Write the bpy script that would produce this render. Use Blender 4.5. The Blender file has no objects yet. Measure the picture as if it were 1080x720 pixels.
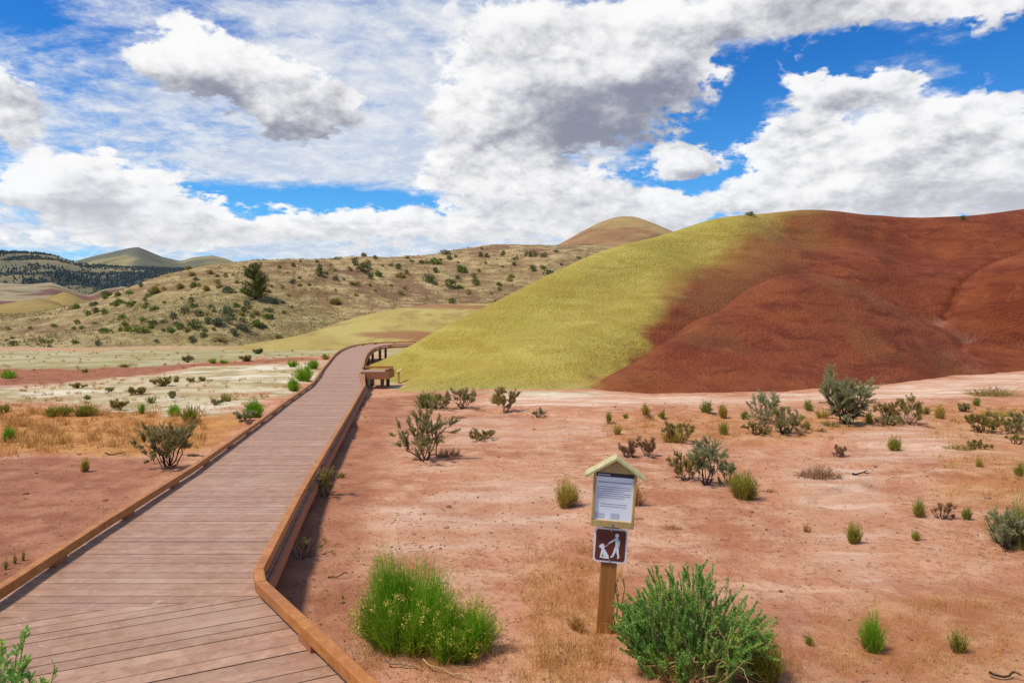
import bpy, math, random
import numpy as np
from mathutils import Vector, Matrix

# ------------------------------------------------------------------ camera, sky, sun, exposure
scene = bpy.context.scene
COL = scene.collection
F, CX, CY, HOR = 720.0, 540.0, 360.0, 340.0          # photograph: 1080 x 720
H = 2.1                                              # eye height
PITCH = math.atan((CY - HOR) / F)
cam_d = bpy.data.cameras.new("camera")
cam_d.sensor_width = 36.0
cam_d.sensor_fit = 'HORIZONTAL'
cam_d.lens = 24.0
cam_d.clip_start = 0.05
cam_d.clip_end = 20000
cam = bpy.data.objects.new("camera", cam_d)
COL.objects.link(cam)
cam.location = (0, 0, H)
cam.rotation_euler = (math.pi / 2 - PITCH, 0, 0)
scene.camera = cam
scene.view_settings.view_transform = 'Standard'
scene.view_settings.look = 'None'
scene.view_settings.gamma = 1.0
scene.view_settings.exposure = 0.0
scene.view_settings.use_curve_mapping = False

SUN_EL, SUN_AZ = math.radians(60), math.radians(-112)   # azimuth from +Y, clockwise positive
sun_dir = Vector((math.sin(SUN_AZ) * math.cos(SUN_EL), math.cos(SUN_AZ) * math.cos(SUN_EL), math.sin(SUN_EL)))
sl = bpy.data.lights.new("sun", 'SUN')
sl.energy = 4.4
sl.angle = math.radians(8.0)
sl.color = (1.0, 0.92, 0.79)
so = bpy.data.objects.new("sun", sl)
COL.objects.link(so)
so.rotation_euler = sun_dir.to_track_quat('Z', 'Y').to_euler()
so.location = sun_dir * 100


class NT:
    """tiny node-tree helper"""
    def __init__(self, tree):
        self.t = tree
        tree.nodes.clear()

    def n(self, typ, **kw):
        node = self.t.nodes.new(typ)
        for k, v in kw.items():
            setattr(node, k, v)
        return node

    def lk(self, a, b):
        self.t.links.new(a, b)

    def inp(self, sock, v):
        if isinstance(v, bpy.types.NodeSocket):
            self.lk(v, sock)
        elif v is not None:
            if sock.type == 'RGBA' and len(v) == 3:
                v = (*v, 1)
            sock.default_value = v

    def math(self, op, a, b=None, c=None, clamp=False):
        m = self.n('ShaderNodeMath', operation=op, use_clamp=clamp)
        self.inp(m.inputs[0], a)
        if b is not None: self.inp(m.inputs[1], b)
        if c is not None: self.inp(m.inputs[2], c)
        return m.outputs[0]

    def vmath(self, op, a, b=None, out=0):
        m = self.n('ShaderNodeVectorMath', operation=op)
        self.inp(m.inputs[0], a)
        if b is not None: self.inp(m.inputs[1], b)
        return m.outputs[out]

    def mix(self, f, a, b, blend='MIX'):
        m = self.n('ShaderNodeMix', data_type='RGBA', blend_type=blend)
        self.inp(m.inputs[0], f)
        self.inp(m.inputs[6], a)
        self.inp(m.inputs[7], b)
        return m.outputs[2]

    def noise(self, vec, scale, detail=4, rough=0.55, dist=0.0, color=False, lac=2.0):
        m = self.n('ShaderNodeTexNoise')
        if vec is not None: self.lk(vec, m.inputs['Vector'])
        m.inputs['Scale'].default_value = scale
        m.inputs['Detail'].default_value = detail
        m.inputs['Roughness'].default_value = rough
        m.inputs['Distortion'].default_value = dist
        m.inputs['Lacunarity'].default_value = lac
        return m.outputs['Color' if color else 'Fac']

    def ss(self, x, lo, hi, a=0.0, b=1.0):
        m = self.n('ShaderNodeMapRange', interpolation_type='SMOOTHSTEP')
        self.inp(m.inputs['Value'], x)
        m.inputs['From Min'].default_value = lo
        m.inputs['From Max'].default_value = hi
        m.inputs['To Min'].default_value = a
        m.inputs['To Max'].default_value = b
        return m.outputs[0]

    def scale(self, vec, s):
        return self.vmath('MULTIPLY', vec, s)


def lin(r, g, b):
    f = lambda c: (c / 255) / 12.92 if c <= 10 else ((c / 255 + 0.055) / 1.055) ** 2.4
    return (f(r), f(g), f(b))


def pix_az_el(px, row):
    x, y, z = px - CX, F, HOR - row
    return math.atan2(x, y), math.atan2(z, math.hypot(x, y))


# ---- world: Nishita sky with procedural clouds laid out by direction
world = bpy.data.worlds.new("World")
scene.world = world
world.use_nodes = True
w = NT(world.node_tree)
out = w.n('ShaderNodeOutputWorld')
bg = w.n('ShaderNodeBackground')
bg.inputs['Strength'].default_value = 0.1
w.lk(bg.outputs[0], out.inputs['Surface'])
sky = w.n('ShaderNodeTexSky', sky_type='NISHITA')
sky.sun_disc = False
sky.sun_elevation = SUN_EL
sky.sun_rotation = SUN_AZ
sky.altitude = 700
sky.air_density = 1.0
sky.dust_density = 0.25
sky.ozone_density = 2.5
tc = w.n('ShaderNodeTexCoord')
D = w.vmath('NORMALIZE', tc.outputs['Generated'])
sep = w.n('ShaderNodeSeparateXYZ')
w.lk(D, sep.inputs[0])
dx, dy, dz = sep.outputs
az = w.math('ARCTAN2', dx, dy)
el = w.math('ARCSINE', dz)
cmb = w.n('ShaderNodeCombineXYZ')
w.lk(az, cmb.inputs[0]); w.lk(el, cmb.inputs[1])
AE = cmb.outputs[0]
# perspective-flattened noise space
den = w.math('ADD', w.math('MAXIMUM', dz, 0.0), 0.28)
comb = w.n('ShaderNodeCombineXYZ')
w.lk(den, comb.inputs[0]); w.lk(den, comb.inputs[1]); w.lk(den, comb.inputs[2])
P = w.vmath('DIVIDE', w.scale(D, (1, 1, 2.6)), comb.outputs[0])
# warp the layout coordinates so blob outlines billow
wn = w.noise(P, 2.6, 5, 0.55, color=True)
wn2 = w.noise(P, 9.0, 4, 0.6, color=True)
AEw = w.vmath('ADD', AE, w.vmath('MULTIPLY', w.vmath('SUBTRACT', wn, (0.5, 0.5, 0.5)), (0.085, 0.065, 0)))
AEw = w.vmath('ADD', AEw, w.vmath('MULTIPLY', w.vmath('SUBTRACT', wn2, (0.5, 0.5, 0.5)), (0.06, 0.045, 0)))


def gauss(vec, px, row, wx, wy, amp):
    a, e = pix_az_el(px, row)
    c = math.cos(a)
    v = w.vmath('SUBTRACT', vec, (a, e, 0))
    v = w.vmath('MULTIPLY', v, (F / (wx * c * c), F / (wy * c), 0))
    d = w.vmath('DOT_PRODUCT', v, v, out=1)
    g = w.math('POWER', 2.71828, w.math('MULTIPLY', d, -1.0))
    return w.math('MULTIPLY', g, amp)


def gsum(vec, lst, base=None):
    acc = base
    for t in lst:
        g = gauss(vec, *t)
        acc = g if acc is None else w.math('ADD', acc, g)
    return acc


# thin, streaky high layer
Pst = w.vmath('MULTIPLY', P, (1.0, 2.0, 1.6))
cir = w.noise(Pst, 3.2, 9, 0.68, 0.35)
cir2 = w.noise(P, 12.0, 8, 0.68, 0.25)
cirf = w.math('MULTIPLY_ADD', cir2, 0.42, w.math('MULTIPLY', cir, 0.9))
thin_bias = gsum(AE, [
    (15, 5, 60, 28, -.34), (150, 30, 190, 50, -.06), (85, 155, 110, 26, -.12), (300, 212, 160, 17, -.42),
    (745, 150, 62, 55, -.50), (850, 60, 130, 30, -.34), (1060, 75, 50, 40, -.38), (755, 205, 55, 30, -.6),
    (470, 90, 45, 30, -.05), (420, 215, 60, 14, -.3), (470, 150, 200, 90, .22), (400, 50, 150, 70, .14), (150, 60, 150, 60, .10), (120, 150, 120, 40, .08),
    (620, 40, 160, 60, .12), (850, 10, 220, 22, .3), (250, 255, 500, 22, .25), (330, 165, 170, 30, .12),
    (200, 180, 160, 18, .1), (900, 190, 200, 50, .2)])
thin = w.ss(w.math('ADD', cirf, thin_bias), 0.52, 0.88)
den2 = w.math('MULTIPLY_ADD', w.math('MAXIMUM', dz, 0.0), 0.6, 0.42)
comb2 = w.n('ShaderNodeCombineXYZ')
for i_ in range(3): w.lk(den2, comb2.inputs[i_])
PC = w.vmath('DIVIDE', w.scale(D, (1, 1, 1.5)), comb2.outputs[0])
# heaped clouds
CUM = [
    (212, 62, 56, 30, 1.0), (275, 88, 56, 34, .95), (165, 74, 36, 26, .75), (315, 122, 42, 26, .9), (355, 118, 34, 26, .6),
    (14, 105, 48, 40, 1.05),
    (55, 207, 90, 30, 1.0), (135, 204, 62, 34, 1.0), (92, 178, 36, 14, .6), (198, 232, 48, 20, .8),
    (300, 246, 110, 18, .85), (425, 240, 90, 18, .8), (80, 258, 170, 12, .4),
    (560, 42, 95, 40, .8), (640, 100, 105, 52, 1.1), (700, 62, 50, 28, .75), (478, 120, 38, 30, .7), (545, 150, 60, 30, .55),
    (555, 208, 100, 34, .85), (655, 218, 66, 24, .85), (600, 248, 90, 12, .4), (480, 178, 40, 20, .55), (722, 165, 30, 14, 1.0), (700, 226, 26, 12, .6),
    (872, 94, 48, 22, 1.05), (938, 88, 32, 22, .85), (850, 142, 48, 20, 1.05), (815, 172, 26, 14, .5), (1000, 128, 64, 32, 1.0), (905, 190, 140, 32, 1.1), (880, 222, 160, 18, .8), (1010, 205, 90, 34, .9),
    (950, 162, 66, 26, .75), (1070, 172, 56, 46, 1.0), (812, 192, 26, 12, .5),
    (770, 18, 170, 22, .85), (950, 10, 130, 15, .75), (1050, 22, 50, 18, .45), (330, 5, 120, 10, .3)]
cum = None; cvert = None
for px_, row_, wx_, wy_, am_ in CUM:
    a_, e_ = pix_az_el(px_, row_)
    c_ = math.cos(a_)
    v_ = w.vmath('MULTIPLY', w.vmath('SUBTRACT', AEw, (a_, e_, 0)), (F / (wx_ * c_ * c_), F / (wy_ * c_), 0))
    g_ = w.math('MULTIPLY', w.math('POWER', 2.71828, w.math('MULTIPLY', w.vmath('DOT_PRODUCT', v_, v_, out=1), -1.0)), am_)
    h_ = w.math('MULTIPLY', g_, w.vmath('DOT_PRODUCT', v_, (-0.35, 1.0, 0), out=1))
    cum = g_ if cum is None else w.math('ADD', cum, g_)
    cvert = h_ if cvert is None else w.math('ADD', cvert, h_)
cvert = w.math('DIVIDE', cvert, w.math('ADD', cum, 0.05))
cn = w.noise(PC, 8.0, 9, 0.57)
bil = w.math('ABSOLUTE', w.math('MULTIPLY_ADD', w.noise(PC, 17.0, 7, 0.55), 2.0, -1.0))
cumf = w.math('ADD', cum, w.math('MULTIPLY', w.math('SUBTRACT', cn, 0.52), 1.35))
cumf = w.math('ADD', cumf, w.math('MULTIPLY', w.math('SUBTRACT', bil, 0.2), -0.42))
fine = w.noise(PC, 34.0, 6, 0.62)
cumf = w.math('ADD', cumf, w.math('MULTIPLY', w.math('SUBTRACT', fine, 0.5), 0.45))
cmask = w.ss(cumf, 0.37, 0.62)
# relief: density a step towards the light minus density here
Poff = w.vmath('ADD', PC, (-0.022, 0.0, 0.048))
cn_off = w.noise(Poff, 8.0, 9, 0.57)
bil_off = w.math('ABSOLUTE', w.math('MULTIPLY_ADD', w.noise(Poff, 17.0, 7, 0.55), 2.0, -1.0))
relief = w.math('ADD', w.math('SUBTRACT', cn_off, cn), w.math('MULTIPLY', w.math('SUBTRACT', bil, bil_off), 0.22))
dark = gsum(AEw, [
    (625, 112, 90, 30, .85), (600, 145, 70, 22, .75), (690, 100, 55, 24, .5), (530, 120, 60, 40, .15), (590, 215, 120, 18, .3), (590, 30, 130, 20, .2),
    (232, 104, 50, 22, .8), (288, 138, 62, 15, .85), (342, 112, 22, 18, .35), (160, 92, 30, 14, .35),
    (90, 218, 130, 15, .6), (40, 238, 120, 10, .4), (210, 240, 60, 9, .5), (350, 252, 60, 8, .4),
    (920, 214, 150, 16, .65), (975, 168, 80, 14, .6), (860, 158, 55, 8, .5), (895, 112, 55, 7, .35), (1060, 205, 60, 25, .45),
    (790, 28, 190, 18, .45), (10, 132, 40, 9, .3), (450, 130, 80, 40, .1)])
shade = w.math('ADD', w.math('MULTIPLY', relief, 2.2), w.math('MULTIPLY', dark, w.math('MULTIPLY_ADD', cn, 1.5, -0.15)))
shade = w.math('ADD', shade, w.math('MULTIPLY', cvert, -0.55))
shade = w.math('ADD', shade, w.math('MULTIPLY', w.math('SUBTRACT', w.noise(PC, 3.6, 5, 0.55), 0.5), 0.5))
shade = w.ss(shade, -0.42, 1.05)
shade = w.math('MULTIPLY', shade, w.ss(dz, 0.07, 0.24, 0.42, 1.0))
ccol = w.mix(shade, (9.8, 9.75, 9.7), (2.6, 2.8, 3.6))
tcol = w.mix(w.ss(cir2, 0.35, 0.7), (5.8, 6.5, 7.8), (8.6, 8.7, 8.9))
# deeper blue overhead, clearer cyan lower, as in the picture
blue = w.mix(w.ss(dz, 0.12, 0.42), (0.46, 1.16, 1.60), (0.15, 0.78, 1.50))
blue = w.mix(1.0, sky.outputs[0], blue, 'MULTIPLY')
c1 = w.mix(w.math('MULTIPLY', thin, 0.92), blue, tcol)
c2 = w.mix(w.math('MULTIPLY', cmask, 0.97), c1, ccol)
w.lk(c2, bg.inputs['Color'])
world.cycles.sampling_method = 'MANUAL'
world.cycles.sample_map_resolution = 512

# ------------------------------------------------------------------ helpers
rng = np.random.default_rng(11)
random.seed(11)


def ray(px, row):
    c, s = math.cos(PITCH), math.sin(PITCH)
    a, b = (px - CX) / F, (CY - row) / F
    d = np.array([a, c + b * s, -s + b * c])
    return d / d[1]


def C3(px, row, d):
    return np.array([0, 0, H]) + ray(px, row) * d


_perm = np.random.default_rng(3).random(65536)


def vnoise(x, y, seed=0):
    xi = np.floor(x).astype(np.int64); yi = np.floor(y).astype(np.int64)
    xf = x - xi; yf = y - yi
    u = xf * xf * xf * (xf * (xf * 6 - 15) + 10); v = yf * yf * yf * (yf * (yf * 6 - 15) + 10)
    h = lambda a, b: _perm[(a * 7919 + b * 104729 + seed * 31337 + (a * b) * 13) & 65535]
    return (h(xi, yi) * (1 - u) + h(xi + 1, yi) * u) * (1 - v) + (h(xi, yi + 1) * (1 - u) + h(xi + 1, yi + 1) * u) * v


def fbm(x, y, oct=5, seed=0, gain=0.5):
    s = 0; a = 1; t = 0
    x = np.asarray(x, float); y = np.asarray(y, float)
    for i in range(oct):
        c, sn = math.cos(i * 1.1), math.sin(i * 1.1)
        s = s + a * vnoise((x * c - y * sn) * 2 ** i, (x * sn + y * c) * 2 ** i, seed + i)
        t += a; a *= gain
    return s / t - 0.5


def sstep(x, lo, hi):
    t = np.clip((x - lo) / (hi - lo), 0, 1)
    return t * t * (3 - 2 * t)


def smax(a, b, k):
    return np.maximum(a, b) + k / 4 * np.maximum(0, 1 - np.abs(a - b) / k) ** 2


def tps(pts, lam=0.0, mq=0.0):
    pts = np.array(pts, float)
    sc = max(np.ptp(pts[:, 0]), np.ptp(pts[:, 1]))
    c = pts[:, :2].mean(0)
    X = (pts[:, :2] - c) / sc
    U = (lambda r2: np.sqrt(r2 + mq * mq)) if mq else (lambda r2: np.where(r2 > 1e-12, 0.5 * r2 * np.log(np.maximum(r2, 1e-12)), 0))
    n = len(X)
    K = U(((X[:, None] - X[None]) ** 2).sum(-1)) + lam * np.eye(n)
    Pm = np.hstack([np.ones((n, 1)), X])
    A = np.zeros((n + 3, n + 3)); A[:n, :n] = K; A[:n, n:] = Pm; A[n:, :n] = Pm.T
    sol = np.linalg.solve(A, np.concatenate([pts[:, 2], [0, 0, 0]]))

    def f(x, y):
        x = np.asarray(x, float); y = np.asarray(y, float)
        sh = np.broadcast(x, y).shape
        xs = ((np.broadcast_to(x, sh).ravel()) - c[0]) / sc
        ys = ((np.broadcast_to(y, sh).ravel()) - c[1]) / sc
        o = np.full(xs.shape, sol[n]) + sol[n + 1] * xs + sol[n + 2] * ys
        for i in range(n):
            o += sol[i] * U((xs - X[i, 0]) ** 2 + (ys - X[i, 1]) ** 2)
        return o.reshape(sh)
    return f


def mls(pts, eps=1.2, pw=2.0):
    """moving least squares surface through scattered points (no overshoot)"""
    pts = np.array(pts, float)

    def f(x, y):
        x = np.asarray(x, float); y = np.asarray(y, float)
        sh = np.broadcast(x, y).shape
        xs = np.broadcast_to(x, sh).ravel(); ys = np.broadcast_to(y, sh).ravel()
        S = np.zeros((9, xs.size))
        for px_, py_, pz_ in pts:
            a, b = px_ - xs, py_ - ys
            w_ = 1.0 / (a * a + b * b + eps * eps) ** pw
            for k_, v_ in enumerate((1.0, a, b, a * a, a * b, b * b, pz_, a * pz_, b * pz_)):
                S[k_] += w_ * v_
        s0, sa, sb, saa, sab, sbb, sz, saz, sbz = S
        A_ = np.empty((xs.size, 3, 3))
        A_[:, 0, 0] = s0; A_[:, 0, 1] = A_[:, 1, 0] = sa; A_[:, 0, 2] = A_[:, 2, 0] = sb
        A_[:, 1, 1] = saa + 1e-9 * s0; A_[:, 1, 2] = A_[:, 2, 1] = sab; A_[:, 2, 2] = sbb + 1e-9 * s0
        r_ = np.linalg.solve(A_, np.stack([sz, saz, sbz], -1)[..., None])[:, 0, 0]
        return r_.reshape(sh)
    return f


def new_obj(name, me, parent=None, mats=(), loc=None):
    o = bpy.data.objects.new(name, me)
    COL.objects.link(o)
    if parent is not None: o.parent = parent
    if loc is not None: o.location = loc
    if me is not None:
        for m in mats: me.materials.append(m)
    return o


def mesh_np(name, V, Fc, smooth=False, midx=None):
    V = np.asarray(V, np.float32); Fc = np.asarray(Fc, np.int32)
    me = bpy.data.meshes.new(name)
    me.vertices.add(len(V)); me.vertices.foreach_set('co', V.ravel())
    k = Fc.shape[1]
    me.loops.add(Fc.size); me.loops.foreach_set('vertex_index', Fc.ravel())
    me.polygons.add(len(Fc))
    me.polygons.foreach_set('loop_start', np.arange(0, Fc.size, k, dtype=np.int32))
    me.polygons.foreach_set('loop_total', np.full(len(Fc), k, np.int32))
    if midx is not None: me.polygons.foreach_set('material_index', np.asarray(midx, np.int32))
    me.update(calc_edges=True)
    me.polygons.foreach_set('use_smooth', np.full(len(Fc), smooth))
    me.validate()
    return me


def attr(me, name, vals):
    a = me.attributes.new(name, 'FLOAT', 'POINT')
    a.data.foreach_set('value', np.asarray(vals, np.float32).ravel())


def grid_faces(nr, nc):
    i = np.arange(nr * nc).reshape(nr, nc)
    return np.stack([i[:-1, :-1], i[:-1, 1:], i[1:, 1:], i[1:, :-1]], -1).reshape(-1, 4)


def tag(o, label=None, cat=None, group=None, kind=None):
    if label: o['label'] = label
    if cat: o['category'] = cat
    if group: o['group'] = group
    if kind: o['kind'] = kind
    return o


def empty(name, loc, rz=0.0):
    o = bpy.data.objects.new(name, None)
    COL.objects.link(o)
    o.location = loc
    o.rotation_euler = (0, 0, rz)
    o.empty_display_size = 0.1
    return o


class MB:
    """collects polygons for one mesh"""
    def __init__(self):
        self.v = []; self.f = []; self.m = []

    def poly(self, pts, mi=0):
        b = len(self.v)
        self.v += [tuple(p) for p in pts]
        self.f.append(tuple(range(b, b + len(pts)))); self.m.append(mi)

    def prism(self, low, high, mi=0):
        """closed prism between two rings of equal length"""
        n = len(low); b = len(self.v)
        self.v += [tuple(p) for p in low] + [tuple(p) for p in high]
        self.f.append(tuple(range(b + n - 1, b - 1, -1))); self.m.append(mi)
        self.f.append(tuple(range(b + n, b + 2 * n))); self.m.append(mi)
        for i in range(n):
            j = (i + 1) % n
            self.f.append((b + i, b + j, b + n + j, b + n + i)); self.m.append(mi)

    def box(self, c, s, mi=0, M=None):
        x, y, z = s[0] / 2, s[1] / 2, s[2] / 2
        lo = [Vector((a, b, -z)) for a, b in ((-x, -y), (x, -y), (x, y), (-x, y))]
        hi = [p + Vector((0, 0, 2 * z)) for p in lo]
        T = (lambda p: (M @ p) + Vector(c)) if M else (lambda p: p + Vector(c))
        self.prism([T(p) for p in lo], [T(p) for p in hi], mi)

    def build(self, name, mats, parent=None, bevel=0.0, loc=None, smooth=False):
        me = bpy.data.meshes.new(name)
        me.from_pydata(self.v, [], self.f)
        me.polygons.foreach_set('material_index', self.m)
        me.update()
        o = new_obj(name, me, parent, mats if isinstance(mats, (list, tuple)) else [mats], loc)
        if bevel:
            md = o.modifiers.new('bevel', 'BEVEL'); md.width = bevel; md.segments = 2; md.limit_method = 'ANGLE'
        return o


# ------------------------------------------------------------------ materials
def mat(name):
    m = bpy.data.materials.new(name)
    m.use_nodes = True
    t = NT(m.node_tree)
    o = t.n('ShaderNodeOutputMaterial')
    b = t.n('ShaderNodeBsdfPrincipled')
    b.inputs['Roughness'].default_value = 0.9
    b.inputs['Specular IOR Level'].default_value = 0.2
    t.lk(b.outputs[0], o.inputs['Surface'])
    return m, t, b, o


def at(t, name):
    a = t.n('ShaderNodeAttribute', attribute_name=name)
    return a.outputs['Fac']


def bump(t, b, h, strength, dist):
    n = t.n('ShaderNodeBump')
    n.inputs['Strength'].default_value = strength
    n.inputs['Distance'].default_value = dist
    t.lk(h, n.inputs['Height'])
    t.lk(n.outputs[0], b.inputs['Normal'])


def obj_co(t):
    return t.n('ShaderNodeTexCoord').outputs['Object']


def ground_mat():
    m, t, b, o = mat('clay_ground')
    p = obj_co(t)
    n1 = t.noise(p, 0.35, 6, 0.6)
    n2 = t.noise(p, 2.2, 6, 0.65)
    n3 = t.noise(p, 14, 5, 0.7)
    n4 = t.noise(p, 70, 3, 0.7)
    ps = t.scale(p, (0.5, 2.2, 1))
    n5 = t.noise(ps, 0.9, 6, 0.62, 0.6)
    red = t.mix(t.ss(n1, .35, .65), (0.39, 0.150, 0.070), (0.53, 0.245, 0.132))
    red = t.mix(t.ss(n2, .38, .7), red, (0.60, 0.34, 0.205))
    red = t.mix(t.math('MULTIPLY', t.ss(n5, .52, .72), 0.6), red, (0.70, 0.46, 0.305))
    red = t.mix(t.math('MULTIPLY', t.ss(n3, .48, .72), 0.75), red, (0.27, 0.095, 0.045))
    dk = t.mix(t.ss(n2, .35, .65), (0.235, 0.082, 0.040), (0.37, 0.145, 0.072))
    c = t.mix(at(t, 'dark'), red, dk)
    pink = t.mix(t.ss(n5, .40, .62), (0.54, 0.285, 0.165), (0.72, 0.55, 0.41))
    c = t.mix(at(t, 'pale'), c, pink)
    org = t.mix(t.ss(n2, .35, .65), (0.40, 0.155, 0.045), (0.52, 0.26, 0.08))
    c = t.mix(at(t, 'orange'), c, org)
    n7 = t.noise(t.scale(p, (0.35, 0.45, 1)), 0.8, 7, 0.68, 0.3)
    wh = t.mix(t.ss(t.noise(p, 0.6, 7, 0.68), .38, .60), (0.34, 0.265, 0.115), (0.56, 0.46, 0.28))
    wh = t.mix(t.math('MULTIPLY', t.ss(n7, .50, .60), .9), wh, (0.68, 0.61, 0.46))
    wh = t.mix(t.math('MULTIPLY', t.ss(n7, .45, .36), .7), wh, (0.42, 0.255, 0.135))
    c = t.mix(at(t, 'white'), c, wh)
    ol = t.mix(t.ss(n7, .42, .6), (0.30, 0.255, 0.105), (0.43, 0.385, 0.215))
    c = t.mix(at(t, 'pan'), c, ol)
    tan = t.mix(t.ss(n2, .35, .65), (0.33, 0.20, 0.085), (0.50, 0.36, 0.19))
    c = t.mix(at(t, 'tan'), c, tan)
    # grit and small dark specks
    c = t.mix(t.math('MULTIPLY', t.ss(n4, .60, .74), 0.35), c, (0.13, 0.062, 0.045))
    n6 = t.noise(p, 160, 2, 0.6)
    c = t.mix(t.math('MULTIPLY', t.ss(n6, .62, .74), 0.35), c, (0.62, 0.40, 0.28))
    t.lk(c, b.inputs['Base Color'])
    hgt = t.math('ADD', t.math('MULTIPLY', n3, 0.6), t.math('ADD', t.math('MULTIPLY', n4, 0.35), t.math('MULTIPLY', n2, 1.4)))
    bump(t, b, hgt, 0.85, 0.05)
    return m


def hill_mat():
    m, t, b, o = mat('bentonite_clay')
    p = obj_co(t)
    n1 = t.noise(p, 0.22, 6, 0.6)
    n2 = t.noise(p, 1.1, 7, 0.62)
    n3 = t.noise(p, 9, 5, 0.7)
    ps = t.scale(p, (0.35, 0.35, 1.6))
    n4 = t.noise(ps, 1.1, 7, 0.65, 0.5)
    yel = t.mix(t.ss(n1, .35, .65), (0.43, 0.345, 0.060), (0.52, 0.42, 0.092))
    yel = t.mix(t.ss(n4, .36, .66), yel, (0.40, 0.295, 0.048))
    yel = t.mix(t.math('MULTIPLY', t.ss(n2, .55, .72), .5), yel, (0.36, 0.255, 0.048))
    red = t.mix(t.ss(n1, .35, .65), (0.225, 0.050, 0.017), (0.300, 0.078, 0.025))
    red = t.mix(t.ss(n4, .42, .66), red, (0.165, 0.034, 0.013))
    red = t.mix(t.math('MULTIPLY', t.ss(n2, .52, .75), .6), red, (0.345, 0.105, 0.040))
    c = t.mix(at(t, 'yel'), red, yel)
    c = t.mix(at(t, 'olive'), c, (0.30, 0.17, 0.05))
    c = t.mix(at(t, 'wash'), c, t.mix(t.ss(n2, .4, .6), (0.40, 0.14, 0.085), (0.52, 0.27, 0.19)))
    c = t.mix(at(t, 'whitefoot'), c, (0.60, 0.52, 0.38))
    vo = t.n('ShaderNodeTexVoronoi', feature='DISTANCE_TO_EDGE')
    vo.inputs['Scale'].default_value = 2.6
    t.lk(t.vmath('ADD', p, t.vmath('MULTIPLY', t.noise(p, 3, 3, color=True), (.5, .5, .5))), vo.inputs['Vector'])
    c = t.mix(t.math('MULTIPLY', t.ss(vo.outputs[0], .05, .0), .22), c, t.mix(.75, c, (0.03, 0.018, 0.01)))
    c = t.mix(t.math('MULTIPLY', t.ss(n3, .45, .7), 0.36), c, t.mix(0.6, c, (0.05, 0.03, 0.015)))
    t.lk(c, b.inputs['Base Color'])
    n8 = t.noise(p, 26, 3, 0.7)
    n9 = t.noise(p, 4.5, 4, 0.75)
    hgt = t.math('ADD', t.math('MULTIPLY', n3, 0.55), t.math('ADD', t.math('MULTIPLY', n4, 0.55), t.math('ADD', t.math('MULTIPLY', n2, 0.9), t.math('MULTIPLY', n9, .9))))
    bump(t, b, hgt, 0.9, 0.17)
    return m


def grass_hill_mat():
    m, t, b, o = mat('dry_grass_slope')
    p = obj_co(t)
    n1 = t.noise(p, 0.045, 6, 0.6)
    n2 = t.noise(p, 0.28, 7, 0.66)
    n3 = t.noise(p, 1.7, 6, 0.72)
    ps = t.scale(p, (0.35, 0.6, 2.5))
    n4 = t.noise(ps, 0.4, 6, 0.62, 0.5)
    c = t.mix(t.ss(n2, .36, .62), (0.33, 0.22, 0.098), (0.53, 0.395, 0.185))
    c = t.mix(t.math('MULTIPLY', t.ss(n4, .47, .62), .75), c, (0.22, 0.112, 0.055))
    c = t.mix(t.math('MULTIPLY', t.ss(n4, .48, .34), .6), c, (0.58, 0.40, 0.18))
    c = t.mix(t.math('MULTIPLY', t.ss(n3, .52, .66), .5), c, (0.19, 0.14, 0.055))
    c = t.mix(t.math('MULTIPLY', t.math('MULTIPLY', at(t, 'green'), t.ss(n3, .40, .58)), .75), c, (0.17, 0.165, 0.045))
    c = t.mix(t.math('MULTIPLY', at(t, 'brown'), t.ss(n2, .62, .40)), c, (0.215, 0.115, 0.062))
    c = t.mix(at(t, 'foot'), c, t.mix(t.ss(n3, .35, .6), (0.42, 0.28, 0.13), (0.60, 0.46, 0.26)))
    t.lk(c, b.inputs['Base Color'])
    bump(t, b, t.math('ADD', n3, t.math('MULTIPLY', n2, 2.0)), 1.0, 0.5)
    return m


def simple_slope(name, ca, cb, cc, s1, s2, bd, cd=None):
    m, t, b, o = mat(name)
    p = obj_co(t)
    n1 = t.noise(p, s1, 7, 0.62)
    n2 = t.noise(t.scale(p, (1, 1, 3)), s2, 7, 0.66, 0.4)
    c = t.mix(t.ss(n1, .36, .64), ca, cb)
    c = t.mix(t.math('MULTIPLY', t.ss(n2, .48, .66), .85), c, cc)
    if cd: c = t.mix(at(t, 'm'), c, cd)
    t.lk(c, b.inputs['Base Color'])
    bump(t, b, n2, 0.9, bd)
    return m


def leaf_mat(name, ca, cb, cc=None, transl=0.25, rough=0.7):
    m, t, b, o = mat(name)
    g = t.n('ShaderNodeNewGeometry')
    r = g.outputs['Random Per Island']
    p = obj_co(t)
    c = t.mix(r, ca, cb)
    if cc: c = t.mix(t.ss(t.noise(p, 7, 3), .5, .64), c, cc)
    t.lk(c, b.inputs['Base Color'])
    b.inputs['Roughness'].default_value = rough
    b.inputs['Specular IOR Level'].default_value = 0.06
    tr = t.n('ShaderNodeBsdfTranslucent')
    t.lk(c, tr.inputs['Color'])
    ms = t.n('ShaderNodeMixShader')
    ms.inputs[0].default_value = transl
    t.lk(b.outputs[0], ms.inputs[1]); t.lk(tr.outputs[0], ms.inputs[2])
    t.lk(ms.outputs[0], o.inputs['Surface'])
    return m


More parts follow.
